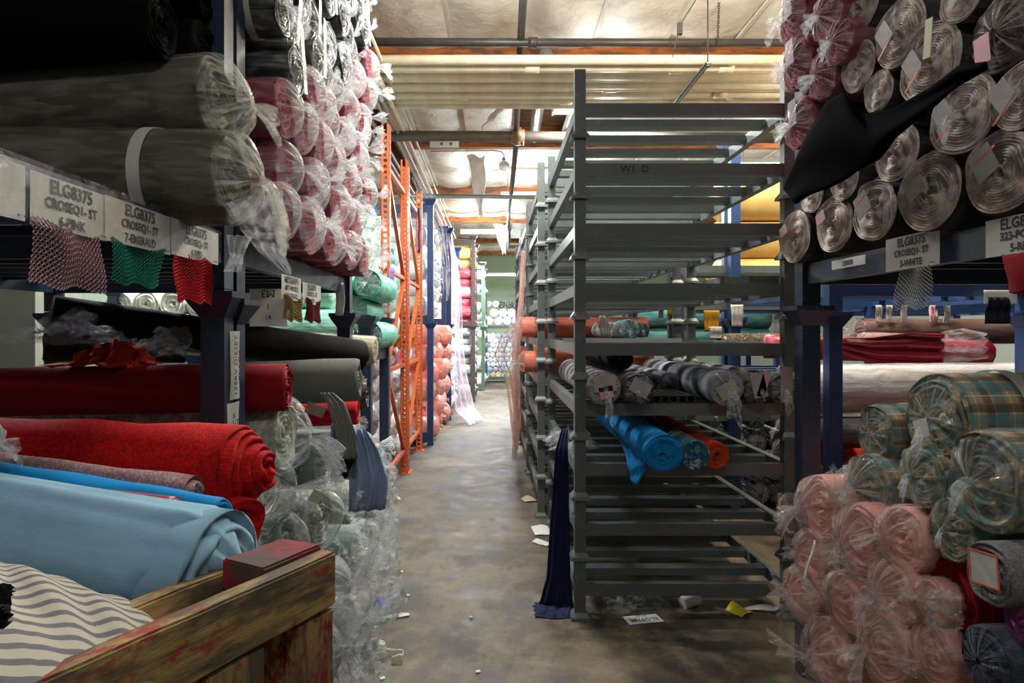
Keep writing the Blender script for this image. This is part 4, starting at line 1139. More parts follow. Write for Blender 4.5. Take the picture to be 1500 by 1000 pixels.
# small clutter on the dark shelf behind the crimson roll
for i, (px, py, d, w, dd, mat, nm, lab) in enumerate([(90, 508, 2.75, .42, .13, film('thin', '#b8b8c4'), 'crumpled_film', 'crumpled clear film heap under the left end of the long black roll'), (165, 538, 2.6, .26, .09, fabric('#c8391b'), 'orange_cloth', 'crumpled orange cloth on the crimson roll under the long black roll'), (225, 525, 2.75, .30, .12, film('thin', '#b8b8c4'), 'crumpled_film', 'clear film wisps right of the crumpled orange cloth')]):
    o_ = link(nm, crumple_mb(w, .3, dd, i + 5, 26, 26).mesh(nm, mat, True), None, tuple(pt(px, py, d))); tag(o_, lab, 'cloth' if i == 1 else 'plastic film')
put_roll(pt(66, 505, 3.0), (-1.5, 3.3, 1.42), 0.075, fabric('#231a18'), 'dark brown roll end under the left end of the long black roll', 'fabric_roll', seed=1)

# ---- bays behind the second blue rack
rack('blue rack bay with teal bagged rolls behind the left bays', -2.6, -0.90, 4.95, 5.85, 0, 1.62, 1.36, NAVY, pw=0.078, bh=0.085, flare='top', nsl=4)
for row in range(3):
    for c in range(6):
        r = 0.108; X = -2.05 + c * .222 + (0.11 if row % 2 else 0); z = 1.36 + r + row * .19
        if X > -0.86: continue
        A = Vector((X, 5.0 + .03 * ((c * 7 + row) % 3), z)); B = A + Vector((0, .8, 0))
        o = put_roll(A, B, r, fabric('#4fb398' if (c + row) % 3 else '#8fcdb8'), 'teal green roll in clear film facing the camera, %s row up, %s from the left' % (ORD[row], NTH[c]), 'bagged_roll', 'teal bagged rolls behind the left bays', bag=film('milky'), seed=c % 3, lo=True, g_len=.35, tail_size=.35, spin=c * 1.1)
        in_stack(o, 'teal', row, c, 'teal bagged roll', 'facing camera behind left bays', 'from left')
for row in range(3):
    for c in range(6):
        r = 0.115; X = -3.28 + c * .235 + (0.117 if row % 2 else 0); z = 1.22 + r + row * .2
        A = Vector((X, 5.95, z)); B = A + Vector((0, .7, 0))
        if X > -2.3: continue
        o = put_roll(A, B, r, fabric('#d9ddcf'), 'white roll end far left behind the black roll, %s row up, %s from the left' % (ORD[row], NTH[c]), 'wrapped_roll', 'white roll ends at far left', lo=True, seed=c % 3, layers=4, bag=film('thin', '#e8f0e0') if c % 2 else None, tail=False, g_len=.15)
        in_stack(o, 'wends', row, c, 'white roll end', 'far left behind the black roll')
rack('blue rack bay with white roll ends at far left', -3.35, -2.2, 5.9, 6.7, 0, 1.9, 1.21, NAVY, pw=0.078, bh=0.085, flare='top', nsl=4)
# ---- white bags in and before the orange frames, pale teal above them
stack('+x', -1.2, 4.45, 9.0, 0.02, 1.33, 0.148, lambda a, z, row, c, rnd: ('#dcdcdf', 'white bagged roll', 0.6), 'left of the orange frames', 'white bagged rolls by the orange frames', single=True, L=.8, jit=.6)
stack('+x', -1.25, 6.02, 8.7, 1.441, 2.6, 0.15, lambda a, z, row, c, rnd: ('#8fcfc4' if rnd.random() < .75 else '#e2e4e2', 'pale teal bagged roll' if rnd.random() < 2 else '', 0.5), 'behind orange uprights', 'pale teal bagged rolls in the orange rack', single=True, L=.8, jit=.5)
stack('+x', -1.12, 4.7, 6.05, 1.40, 2.7, 0.13, lambda a, z, row, c, rnd: ('#6cc2a8', 'green bagged roll', 0.7), 'left of first orange upright', 'green bagged rolls by the first orange upright', single=True, L=.5, jit=.4)
hang('purple_cloth', 'navy purple cloth strip hanging between the upper orange uprights', 'cloth', [(-0.93, 8.3, 2.98), (-0.92, 8.3, 2.7), (-0.93, 8.3, 2.45)], [.10, .14, .16], (0, 1, 0), fabric('#332a63'), .012, 12)
hang('lilac_cloth', 'lilac cloth strip hanging beside the first orange upright', 'cloth', [pt(574, 392, 5.9), pt(573, 420, 5.9), pt(574, 438, 5.9)], [.05, .05, .06], (1, 0, 0), fabric('#9a7fb4'), .006, 10)
hang('loose_film', 'wad of clear film tied to the first orange upright', 'plastic film', [pt(566, 430, 5.85), pt(566, 445, 5.85), pt(566, 458, 5.85)], [.06, .10, .05], (1, 0, 0), film('milky'), .02, 14)
hang('pink_tag', 'pink looped ribbon tied on the orange cross brace', 'ribbon', [pt(585, 512, 6.9), pt(583, 525, 6.9), pt(590, 536, 6.9)], [.02, .05, .01], (1, 0, 0), fabric('#e06a86'), .006, 6)
# ---- further bays
def st_cor(a, z, row, c, rnd): return (rnd.choice(('#f08d78', '#ee8270', '#f39a86')), 'coral pink bagged roll', 0.35)
stack('+x', -0.90, 9.05, 11.4, 0.03, 1.60, 0.15, st_cor, 'beyond the orange frames', 'coral bagged rolls beyond the orange frames', single=True, L=.9, jit=1.0, zstep=.25)
stack('+x', -0.98, 9.05, 11.4, 1.72, 3.2, 0.13, lambda a, z, row, c, rnd: ('#c9ccd0', 'silver white bagged roll', 0.4), 'above the coral bags', 'silver white rolls above the coral bags', single=True, L=.9, jit=.3)
stack('+x', -0.86, 11.6, 14.25, 0.05, 3.1, 0.135, lambda a, z, row, c, rnd: ('#cfd3db', 'white bagged roll', 0.5), 'behind the hanging white film', 'white rolls behind the hanging film', single=True, L=.8, jit=.5)
def st_far(a, z, row, c, rnd):
    if z < 1.15: return ('#9fa0a2', 'small grey bagged roll', 0.45)
    if z < 1.62: return ('#b9bcc0', 'silver bagged roll', 0.5)
    if z < 2.75: return ('#d43c50' if rnd.random() < .7 else '#e8a0a8', 'red bagged roll', 0.35)
    return (rnd.choice(('#e0b030', '#d07828', '#e4cf80')), 'yellow orange bagged roll', 0.2)
stack('+x', -0.50, 14.5, 16.1, 0.15, 3.5, 0.115, st_far, 'far dark rack', 'red, grey and yellow rolls far down the aisle', single=True, L=.8, jit=.4)
stack('+x', -0.34, 17.2, 19.2, 0.1, 3.2, 0.13, lambda a, z, row, c, rnd: ('#dfe2e4', 'white roll', 0.5), 'beside the far bank', 'white rolls at the far left', single=True, L=.8, jit=.4)
def st_bank(a, z, row, c, rnd):
    if row == 0: return (rnd.choice(('#3fae9c', '#2f62b8', '#c9a27a', '#8fd0e0')), 'coloured roll end', 0.2, 'roll')
    return (rnd.choice(('#6f88b8', '#dfe3ea', '#dfe3ea', '#8095c0')), 'white or blue roll end', 0.5, 'bag')
stack('-y', 20.0, -0.30, 1.0, 0.17, 1.50, 0.078, st_bank, 'far bank', 'roll ends in the far bank', colref='from left', single=True, L=.8, jit=.4)
stack('-y', 20.0, -0.30, 1.2, 1.67, 2.15, 0.13, lambda a, z, row, c, rnd: ('#e4e6e8', 'white roll end', 0.5), 'upper shelf of far bank', 'white roll ends on the far top shelf', colref='from left', single=True, L=.8, jit=.4)
stack('-y', 20.3, -0.30, 1.1, 2.2, 2.5, 0.1, lambda a, z, row, c, rnd: ('#2d3034' if c > 1 else '#dfe2e4', 'dark roll end', 0.2), 'topmost in the far bank', 'dark roll ends above the far bank', colref='from left', single=True, L=.8, jit=.6)
# hanging films along the aisle
hang('film_curtain', 'tall white film curtain trailing to the floor beyond the coral bags', 'plastic film', [(-0.80, 11.6, 3.15), (-0.72, 11.7, 2.5), (-0.68, 11.8, 1.6), (-0.62, 11.6, 0.8), (-0.52, 11.4, 0.2), (-0.30, 11.1, 0.02)], [.2, .4, .55, .75, .95, .7], (0.25, 1, 0), film('sheet', '#e6d6e0'), .06, 34)
hang('film_curtain', 'pale film draped from the tall blue posts to the ceiling', 'plastic film', [(-1.05, 9.2, 3.6), (-0.98, 10.0, 3.35), (-0.86, 11.0, 3.1), (-0.84, 11.35, 2.6), (-0.84, 11.4, 2.0)], [.5, .6, .4, .3, .2], (0.3, 1, 0.4), film('thin', '#ded8dc'), .05, 24)
hang('film_curtain', 'pinkish film hanging on the aisle side of the grey racks', 'plastic film', [(0.30, 7.3, 2.35), (0.27, 7.35, 1.8), (0.24, 7.4, 1.3), (0.22, 7.45, 0.8), (0.22, 7.5, 0.15)], [.2, .5, .8, .9, .7], (0.08, 1, 0), film('sheet', '#f0c4b8'), .03, 34)
hang('film_curtain', 'beige film bunched on the grey racks beside the coral roll', 'plastic film', [(0.34, 8.9, 1.65), (0.18, 8.9, 1.45), (0.16, 8.9, 1.2), (0.22, 8.9, .95), (0.3, 8.9, .2)], [.25, .6, .8, .5, .3], (0.5, 1, 0), film('sheet', '#ead0b4'), .05, 28)
# ---------------------------------------------------------------- on the first grey tower
D3 = 3 * KZ + 0.187; D2 = 2 * KZ + 0.187; D4 = 4 * KZ + 0.187; D5 = 5 * KZ + .187; D1 = KZ + .187
def yroll(px, z, d, r, mat, lab, L=1.6, **k):
    A = Vector(((px - VX) * d / F, d, z)); return put_roll(A, A + Vector((0, L, 0)), r, mat, lab, **k)
DK = fabric('#1b1b1f', 'satin')
PINKP = plain('pink_paper', '#c99aa6', .7)
GREYP = plain('grey_label', '#a9a79b', .7, nscale=20)
yroll(885, D3 + .087, 3.46, .084, fabric('#26232a', 'bands', '#b59aa0'), 'black roll in clear bag with pink tag, leftmost on the fourth grey deck', name='bagged_roll', group='bagged rolls on the fourth grey deck', bag=film('clear'), paper=[(0, .15, .11, .055, .1, GREYP), (.1, -.35, .07, .04, .2, PINKP)], down=1.6, seed=1, g_len=.5, tail_size=.6)
yroll(935, D3 + .080, 3.46, .078, DK, 'black roll in clear bag with tilted grey label, left of the steel tubes', name='bagged_roll', group='bagged rolls on the fourth grey deck', bag=film('clear'), paper=[(0, 0, .10, .05, -.5, GREYP)], seed=2, g_len=.4, tail_size=.3)
yroll(911, D3 + .225, 3.72, .062, fabric('#101012'), 'bare black roll with a cardboard core above the two bagged black rolls', core=CARD, seed=1, layers=5)
BD = fabric('#33343a', 'bands', '#5b5f6a')
yroll(1064, D3 + .087, 3.44, .086, BD, 'grey banded roll in a drooping clear bag, right of the steel tubes', name='bagged_roll', group='bagged rolls on the fourth grey deck', bag=film('clear'), paper=[(0.05, -.2, .10, .05, .5, GREYP)], seed=0, g_len=.6, tail_size=.9, down=1.3)
yroll(1110, D3 + .080, 3.48, .076, DK, 'black bagged roll with a pink tag between two grey labelled ones', name='bagged_roll', group='bagged rolls on the fourth grey deck', bag=film('clear'), paper=[(0, 0, .07, .08, .2, GREYP), (0.2, .1, .04, .09, -.3, PINKP)], seed=1, g_len=.35, tail_size=.3)
yroll(1149, D3 + .085, 3.46, .072, fabric('#3a3b40'), 'bagged roll with tall grey label against the right grey post', name='bagged_roll', group='bagged rolls on the fourth grey deck', bag=film('milky'), paper=[(0, -.1, .06, .12, 0, GREYP)], seed=2, g_len=.4, tail_size=.7, down=1.4)
for i in range(3):
    X = 0.78 + i * .13
    put_roll(Vector((X, 3.9 + .06 * i, D3 + .068)), Vector((X - .02, 5.2, D3 + .068)), .062, fabric('#4a4c55', 'bands', '#24252a'), 'dark banded roll set back on the fourth grey deck, %s from the left' % NTH[i], 'bagged_roll', 'banded rolls set back on the fourth grey deck', bag=film('clear'), tail=False, g_len=.25)
for i in range(5):
    X = (962 + i * 12.5 - VX) * 3.56 / F
    o_ = thing('square_tube', 'square steel tube end on the fourth grey deck, %s from the left' % NTH[i], 'steel tube', (X, 3.555, D3 + .021), (0, 0, 0), 'square steel tubes')
    a_ = .0195; b_ = .0165; mb = MB()
    for q in ((-a_, a_, -a_, -b_), (-a_, a_, b_, a_), (-a_, -b_, -b_, b_), (b_, a_, -b_, b_)):
        mb.box(q[0], q[1], 0, 1.5, q[2], q[3])
    link('tube_wall', mb.mesh('tube_wall', metal('#3a3c3c')), o_)
TQ = fabric('#0e86c8')
bl = yroll(972, D2 + .098, 3.30, .092, TQ, 'turquoise blue roll with rumpled loose layer on the third grey deck', seed=1, layers=8, L=1.7, frill=.06, sag=.05)
hang('loose_layer', None, None, [pt(915, 612, 4.3), pt(925, 640, 3.9), pt(935, 670, 3.55), pt(932, 708, 3.32)], [.30, .36, .26, .03], (.35, -1, 0), TQ, .02, 18)
o_ = bpy.data.objects['loose_layer.001'] if 'loose_layer.001' in bpy.data.objects else bpy.data.objects['loose_layer']
o_.parent = bl
bpy.context.view_layer.update()
o_.matrix_parent_inverse = bl.matrix_world.inverted()
yroll(1018, D2 + .079, 3.36, .073, fabric('#1f6f80', 'tiedye', '#0f4a60'), 'teal tie-dyed roll in clear film, middle of three on the third grey deck', seed=2, layers=7, bag=film('thin'), tail=False, g_len=.1, L=1.6)
yroll(1049, D2 + .070, 3.40, .066, fabric('#c2401f'), 'burnt orange roll with a small core, right of the teal tie-dyed roll', core=CARD, seed=0, layers=6, L=1.6, frill=.04)
put_roll(Vector((1.12, 4.5, D2 + .05)), Vector((1.3, 5.3, D2 + .05)), .05, fabric('#c0261c'), 'bright red roll further back on the third grey deck', seed=1)
o_ = thing('perforated_strip', 'white perforated metal strip lying on the fifth grey deck', 'strip', (0.36, 3.60, D4 + .004), (0, 0.0, -0.04))
mb = MB(); mb.box(0, .62, 0, .008, 0, .022); mb.box(0, .62, .022, .03, 0, .004)
for k in range(40): mb.box(k * .0155, k * .0155 + .008, .008, .022, 0, .004)
link('strip_body', mb.mesh('strip_body', plain('white_metal', '#c9c9c0', .4)), o_)
o_ = thing('wrapped_bundle', 'flat bundle wrapped in newspaper on the sixth grey deck at right', 'bundle', (1.34, 3.62, D5), (0, 0, .0))
link('bundle_body', MB().box(-.15, .16, -.02, .25, 0, .035).mesh('bundle_body', metal('#5a5e5c')), o_)
link('newspaper', MB().box(-.13, .0, -.023, .252, -0.001, .037).mesh('newspaper', plain('newsprint', '#8f8f8a', .8, nscale=90, k=.3)), o_)
# second tower contents
for (z, x0, x1, y, nm) in [(D4 + .10, .20, 1.42, 6.3, 'fifth'), (D3 + .10, .22, 1.44, 6.2, 'fourth'), (D3 + .10, .24, 1.4, 8.2, 'far fourth')]:
    put_roll((x0 + .05, y, z), (x1, y + .1, z), .095, fabric('#e2755a'), 'coral orange roll lying across the %s deck of the farther grey towers' % nm, 'bagged_roll', 'coral rolls on the second grey tower', bag=film('clear', '#f0e0da'), seed=1, tail_size=.7)
for i, (px, hx, nm) in enumerate([(893, '#dadada', 'white'), (906, '#c8c8cc', 'silver'), (922, '#2aa7b5', 'turquoise'), (940, '#245a60', 'dark teal')]):
    A = Vector(((px - VX) * 5.62 / F, 5.62, D4 + .075)); put_roll(A, A + Vector((0, .8, 0)), .06 if i != 2 else .085, fabric(hx), '%s bagged roll end standing on the second grey tower, seen past the first' % nm, 'bagged_roll', 'small bagged rolls on the second grey tower', bag=film('clear'), lo=True, seed=i % 3)
hang('tissue_scrap', 'cream tissue scrap hanging at the end of the coral roll', 'paper scrap', [pt(882, 462, 5.3), pt(884, 478, 5.3), pt(886, 492, 5.3)], [.05, .09, .05], (1, 0, 0), PAPER, .01, 10)
for i, (z, r) in enumerate([(1.40, .13), (1.66, .13)]):
    put_roll((1.62, 8.5, z), (3.4, 8.5, z), r, fabric('#17605a'), '%s dark teal roll lying far behind the grey racks' % ('lower', 'upper')[i], 'bagged_roll', 'dark teal rolls behind the grey racks', bag=film('thin'), tail=False)
rack('low grey rack holding the dark teal rolls', 1.62, 3.5, 8.35, 9.4, 0, 1.2, 1.26, BLUE, pw=.07)
rnd = random.Random(3)
for row in range(5):
    for c in range(7):
        z = 0.12 + row * .215; X = 1.66 + c * .19
        hx = rnd.choice(('#22232a', '#3a3436', '#55575c', '#2a3350', '#191a1d'))
        o_ = single_roll((X, 5.80 + rnd.uniform(-.05, .05), z), (X, 6.3, z), .092, hx, rnd.randint(0, 2), .5)
        tag(o_, 'dark bagged roll in the heap behind the grey rack, %s row up, %s from the left' % (ORD[row], NTH[c]), 'fabric roll', 'dark bagged rolls behind the grey racks'); in_stack(o_, 'heap', row, c, 'dark bagged roll', 'in the heap behind grey rack')
MUST = fabric('#a5741c')
for i, (px, py, w, h, d, mat, lab) in enumerate([(1042, 470, .13, .17, 5.5, MUST, 'mustard cloth swatch hanging behind the grey rack'), (981, 455, .05, .09, 6, MUST, 'small mustard cloth strip hanging behind the second grey post'), (968, 458, .05, .09, 6, PAPER, 'small white tag hanging left of the mustard strips'), (994, 450, .04, .08, 6, MUST, 'narrow mustard strip hanging furthest right of the small pair'),
         (1080, 462, .09, .16, 5.0, PAPER, 'white crumpled tag hanging right of the mustard swatch'), (1048, 487, .10, .09, 5.2, PAPER, 'white printed tag tilted above the mottled roll')]):
    c_ = pt(px, py, d)
    hang('hanging_tag', lab, 'tag', [c_ + Vector((0, 0, h / 2)), c_, c_ - Vector((0, 0, h / 2))], [w, w * .95, w * .85], (1, 0, 0), mat, .008, 10, i)
put_roll((1.80, 5.45, 1.41), (2.9, 5.5, 1.41), .075, fabric('#6e6556', 'mottle', '#2c2723'), 'mottled brown and cream roll behind the grey rack at right', seed=1)
# yellow wrapped rolls
YEL = plain('golden_film', '#d2b06c', .3, nscale=5, k=.72, bk=1.0)
for i, (z, y) in enumerate([(2.02, 6.75), (2.40, 6.8), (2.78, 6.75)]):
    o_ = single_roll((2.22, y, z), (3.6, y, z), .19, '#d9ac58', 1, .2, mat=YEL)
    tag(o_, 'golden yellow film wrapped roll behind the grey racks, %s of the pile' % ('bottom', 'middle', 'top')[i], 'fabric roll', 'golden wrapped rolls')
rack('blue rack far right carrying cream rolls', 3.66, 5.4, 6.6, 8.0, 0, 1.62, .9, BLUE, pw=.08, flare='top', nsl=4)
rack('blue rack far right carrying cream rolls, upper unit', 3.66, 5.4, 6.6, 8.0, 1.62, 3.1, 1.74, BLUE, pw=.08, flare='top', nsl=4)
for c in range(8):
    for row in range(2):
        X = 3.82 + c * .24; z = 1.88 + row * .24
        o_ = single_roll((X, 6.66, z), (X, 7.8, z), .115, '#e3dcba', c % 3, .3); tag(o_, 'cream roll end on the far right blue rack, %s row, %s from the left' % (('lower', 'upper')[row], NTH[c]), 'fabric roll', 'cream rolls on the far right rack'); in_stack(o_, 'cream', row, c, 'cream roll end', 'on far right blue rack')
    X = 3.82 + c * .24
    o_ = single_roll((X, 6.7, 1.02), (X, 7.8, 1.02), .11, ('#e8c060', '#d8d4c4')[c % 2], c % 3, .3); tag(o_, 'yellow or cream roll end low on the far right blue rack, %s from the left' % NTH[c], 'fabric roll', 'low rolls on the far right rack')
# ---- on the bright blue rack
put_roll((1.80, 4.28, 1.135), (3.7, 4.28, 1.15), .15, fabric('#cfcdd2', 'satin'), 'fat white film wrapped roll lying across the bright blue rack', 'bagged_roll', bag=film('milky', '#eef0f4'), seed=1, tail=False, g_len=.3)
cr_ = put_roll(pt(1448, 517, 4.55), pt(1120, 507, 4.8), .085, fabric('#9a1230', 'satin'), 'crimson satin roll lying on top of the fat white roll', 'fabric_roll', seed=1, frill=.15, sag=.06, layers=5)
hang('loose_layer', 'rumpled crimson satin cloth draped over the crimson roll', 'cloth', [pt(1235, 507, 4.42), pt(1280, 514, 4.42), pt(1330, 512, 4.40), pt(1380, 512, 4.38)], [.10, .18, .22, .20], (0, 0, 1), fabric('#9a1230', 'satin'), .03, 18, 2)
hang('film_sleeve', 'clear pinkish film sleeve on the right part of the crimson roll', 'plastic film', [pt(1382, 510, 4.36), pt(1410, 506, 4.36), pt(1444, 506, 4.36)], [.20, .22, .16], (0, 0, 1), film('milky', '#eadbe2'), .03, 18, 1)
put_roll((2.9, 5.4, 1.5), (4.6, 5.4, 1.5), .10, fabric('#5d4543'), 'dusty brown roll behind the crimson roll', 'bagged_roll', bag=film('thin', '#e0c8c4'), seed=1, tail_size=.8)
put_roll((2.75, 5.1, 1.42), (3.4, 5.15, 1.40), .07, fabric('#8f6d6c'), 'small pink bagged roll in front of the dusty brown roll', 'bagged_roll', bag=film('milky', '#e6d2d2'), seed=2)
put_roll((1.78, 4.2, .90), (3.4, 4.2, .90), .075, fabric('#6f7278'), 'grey roll under the fat white roll between the blue posts', 'bagged_roll', bag=film('clear'), seed=1)
put_roll((1.80, 4.3, .74), (3.4, 4.3, .74), .08, fabric('#8f2034'), 'crimson roll low between the blue posts', 'bagged_roll', bag=film('clear'), seed=2)
put_roll((2.02, 3.85, .79), (3.0, 3.85, .79), .05, fabric('#c22a18'), 'small red and yellow roll end between blue posts and plaid rolls', seed=0)
for i, (px, w, mat) in enumerate([(1287, .05, PAPER), (1302, .05, PAPER), (1324, .05, PAPER), (1368, .07, PINKP), (1388, .05, PAPER)]):
    c_ = pt(px, 462, 5.3)
    hang('hanging_tag', 'small paper tag hanging above the brown roll, %s from the left' % NTH[i], 'tag', [c_ + Vector((0, 0, .08)), c_, c_ - Vector((.02 * (i == 4), 0, .06))], [w, w, w * .8], (1, 0, 0), mat, .008, 8, i, group='paper tags above the brown roll')
hang('navy_swatch', 'navy cloth swatch hanging from the right end of the blue cross beam', 'swatch', [pt(1462, 435, 3.9), pt(1461, 455, 3.9), pt(1460, 474, 3.9)], [.12, .14, .15], (1, 0, 0), fabric('#151a2c', 'fleece'), .012, 16)
hang('card', 'white printed card behind the navy swatch', 'label', [pt(1465, 425, 3.94), pt(1465, 436, 3.94), pt(1465, 446, 3.94)], [.19, .19, .19], (1, 0, 0), PAPER, .002, 6)
hang('white_net_curtain', 'white gauze hanging far behind the right grey post', 'cloth', [pt(1148, 430, 6.3), pt(1146, 460, 6.3), pt(1150, 495, 6.3)], [.10, .18, .26], (1, 0, 0), film('sheet', '#e6e6ea'), .03, 16)

# ---------------------------------------------------------------- upper right: rolls over the label beam
GF = fabric('#55524f', 'mottle', '#3a3836'); MAR = fabric('#7a1c34')
GE = fabric('#3c3937', 'fleece')
GEND = fabric('#cfc2ba', 'mottle', '#a0958f')
DNOTE = plain('grey_note', '#8d8783', .7, nscale=30)
ORP = plain('orange_tape', '#c85a3c', .5)
def rroll(px, py, ry, X, mat, lab, bag=None, L=1.5, **k):
    d = X * F / (px - VX); A = Vector((X, d, H - (py - VY) * d / F)); r = ry * d / F
    return put_roll(A, A + Vector((L, k.pop('dy', .12), 0)), r, mat, lab, 'bagged_roll' if bag else 'fabric_roll', 'rolls on the upper right rack', bag=bag, **k)
XR = 1.30
lst = [(1165, 347, 40, 'g', 'small grey roll end beside the blue post, lowest on the upper right rack'), (1222, 328, 44, 'g', 'grey roll end above the small upside-down label, second along the bottom row'), (1281, 308, 47, 'g', 'grey roll end with orange taped note, third along the bottom row'),
       (1361, 281, 60, 'g', 'large grey roll end directly above the 3-WHITE label'), (1468, 250, 66, 'g', 'largest grey roll end with orange-edged notes, at the right frame edge'),
       (1190, 285, 28, 'g', 'crumpled grey pink roll end below the black cloth corner'), (1237, 262, 33, 'g', 'grey roll end tucked under the black cloth'), (1313, 222, 46, 'g', 'grey roll end just below the black cloth'),
       (1410, 166, 62, 'w', 'large grey roll end with film, right of the black cloth'), (1497, 140, 52, 'w', 'grey roll end cut by the right frame edge, above the largest one'),
       (1287, 134, 32, 'w', 'small film wrapped grey roll end on the black cloth'), (1362, 92, 60, 'w', 'film wrapped grey roll end with cream label, top right middle'), (1470, 48, 58, 'b', 'brown grey bagged roll with pink tag at the top right'),
       (1318, 48, 52, 'w', 'film wrapped grey roll end with rusty note, left of the cream labelled one'), (1408, -6, 40, 'w', 'grey roll end cut by the top frame edge, right side'), (1258, 98, 38, 'w', 'grey roll end with pink paper note beside the burgundy bags'),
       (1258, 8, 46, 'w', 'film wrapped grey roll end at the top frame edge beside the burgundy bags'),
       (1165, 22, 40, 'm', 'burgundy bagged roll at the top frame edge, furthest from camera'), (1213, 22, 38, 'm', 'burgundy bagged roll with grey paper at the top, second from the left'), (1168, 92, 40, 'm', 'burgundy bagged roll with white paper, left edge second down'),
       (1209, 108, 38, 'm', 'burgundy roll in star-creased bag, right of the white papered one'), (1172, 180, 38, 'm', 'lowest burgundy bagged roll above the black cloth corner'), (1230, 60, 34, 'm', 'burgundy bagged roll squeezed behind the grey ends')]
for i, (px, py, ry, kind, lab) in enumerate(lst):
    X = XR - (0.03 if kind in 'wm' else 0) + (i % 3) * .012
    if kind == 'g': rroll(px, py, ry, X, GE, lab, seed=i % 3, layers=13, oval=.05, frill=.015, endmat=GEND, paper=[(-.12, .1, .075, .055, .5, DNOTE), (-.16, .36, .08, .004, .5, ORP)] if i in (2, 3, 4) else [(-.3, .2, .06, .03, .4, plain('dull_pink_note', '#9c7a78', .7))], bag=film('wrap', '#cfc4bc'), tail=False, g_len=.12, pleat=.03)
    elif kind == 'w': rroll(px, py, ry, X, GE, lab, seed=i % 3, layers=13, oval=.05, frill=.02, endmat=GEND, paper=([(.3, .3, .03, .075, -.1, plain('cream_label', '#b0aa8a', .7))] if i == 11 else []) + ([(-.2, -.35, .09, .004, .7, ORP), (-.2, -.05, .06, .05, .6, DNOTE)] if i in (9, 8, 11, 13) else []), bag=film('wrap', '#d6ccc8'), g_len=.22, pleat=.06, tail_size=.25, tail=i % 2 == 0)
    elif kind == 'b': rroll(px, py, ry, X, fabric('#564a44'), lab, seed=1, bag=film('thin', '#c8bdb6'), paper=[(-.3, -.45, .05, .05, .1, PINKP)], g_len=.4, tail=False)
    else: rroll(px, py, ry, X - .05, MAR, lab, seed=i % 3, bag=film('clear', '#d6c8cc'), paper=[(0, .2, .06, .07, .1, DNOTE)] if i % 2 else None, g_len=.6, pleat=.12, tail_size=.5, off=(.1, -.2))
# black cloth draped across the roll ends
top = [(1446, 92), (1405, 98), (1365, 128), (1310, 158), (1262, 168), (1236, 136), (1212, 148), (1190, 185), (1170, 225), (1148, 276)]
bot = [(1448, 102), (1405, 126), (1362, 160), (1312, 200), (1290, 232), (1264, 246), (1238, 264), (1214, 276), (1190, 284), (1166, 298)]
mb = MB(); mb.uv = []
def fn(u, v):
    s = u * 9; i = min(int(s), 8); f = s - i
    a = Vector(top[i]).lerp(Vector(top[i + 1]), f); b = Vector(bot[i]).lerp(Vector(bot[i + 1]), f)
    q = a.lerp(b, v)
    X = 1.165 - .02 * math.sin(PI * v) - 0.012 * math.sin(9 * u + 6 * v) - .02 * u
    mb.uv.append((u, v))
    P = ptx(q.x, q.y, X)
    return P
mb.grid(fn, 36, 16)
o_ = link('black_cloth', mb.mesh('black_cloth', fabric('#08080a', 'matte'), True)); o_.modifiers.new('t', 'SOLIDIFY').thickness = .004
tag(o_, 'black cloth draped diagonally across the upper right roll ends', 'cloth')
# labels right
RP = RX - .008
label_card('ELG8375\nCROSEQ1- ST\n3-WHITE', 1377, 1297, RP, 1.808, .108, 'white shelf label reading ELG8375 CROSEQ1- ST 3-WHITE', -1, .034)
label_card('ELG8375\n323-PONTE\n5-RED', 1560, 1443, RP, 1.795, .098, 'white shelf label reading ELG and 323-PON at the right frame edge', -1, .034)
label_card('L50938', 1268, 1218, RP, 1.775, .035, 'narrow upside-down numbered label left of the 3-WHITE label', -1, .03, small=False)
net(1365, 1316, RP + .002, 1.572, 1.70, '#a8a8a4', 'grey white net swatch hanging under the 3-WHITE label', side=-1, cell=.0125, th=.0034, seed=3)
net(1530, 1472, RP + .002, 1.60, 1.70, '', 'deep red cloth swatch at the right frame edge', side=-1, solid=fabric('#8e0f1d'))
for z_ in (1.72, 1.745):
    pass
# ---------------------------------------------------------------- lower right pile
PL = fabric('', 'plaid') if False else fabric('#b9a17a', 'plaid')
PEND = fabric('#3d6a68', 'mottle', '#8f7a58')
def pr(px, py, rpx, X, mat, lab, **k):
    d = X * F / (px - VX); A = Vector((X, d, H - (py - VY) * d / F)); r = rpx * d / F
    if mat is PL: k['endmat'] = PEND
    L = k.pop('L', 1.4); dy = k.pop('dy', .1)
    return put_roll(A, A + Vector((L, dy, k.pop('dz', 0))), r, mat, lab, **k)
PG = 'plaid rolls on the right pile'
pr(1372, 612, 66, 1.30, PL, 'large tan and teal plaid roll in clear film with paper band, top right', name='bagged_roll', group=PG, bag=film('thin', '#dfe3e0'), band=(.185, .045), g_len=.3, pleat=.05, off=(-.2, -.3), tail_size=.3, seed=1, sag=.015, paper=[(-.1, -.3, .06, .035, .3, PAPER)])
pr(1283, 633, 40, 1.30, PL, 'smaller tan and teal plaid roll left of the large one', name='bagged_roll', group=PG, bag=film('thin', '#dfe3e0'), band=(.12, .035), g_len=.35, pleat=.06, tail=False, seed=2)
pr(1275, 715, 50, 1.27, PL, 'plaid roll in a tightly gathered bag under the smaller banded one', name='bagged_roll', group=PG, bag=film('clear', '#cfd4cf'), g_len=.7, tail_size=.3, seed=0, pleat=.13)
pr(1352, 697, 46, 1.27, PL, 'plaid bagged roll in the middle, below the large banded one', name='bagged_roll', group=PG, bag=film('clear', '#c4cdc6'), g_len=.6, tail_size=.35, seed=1, pleat=.13)
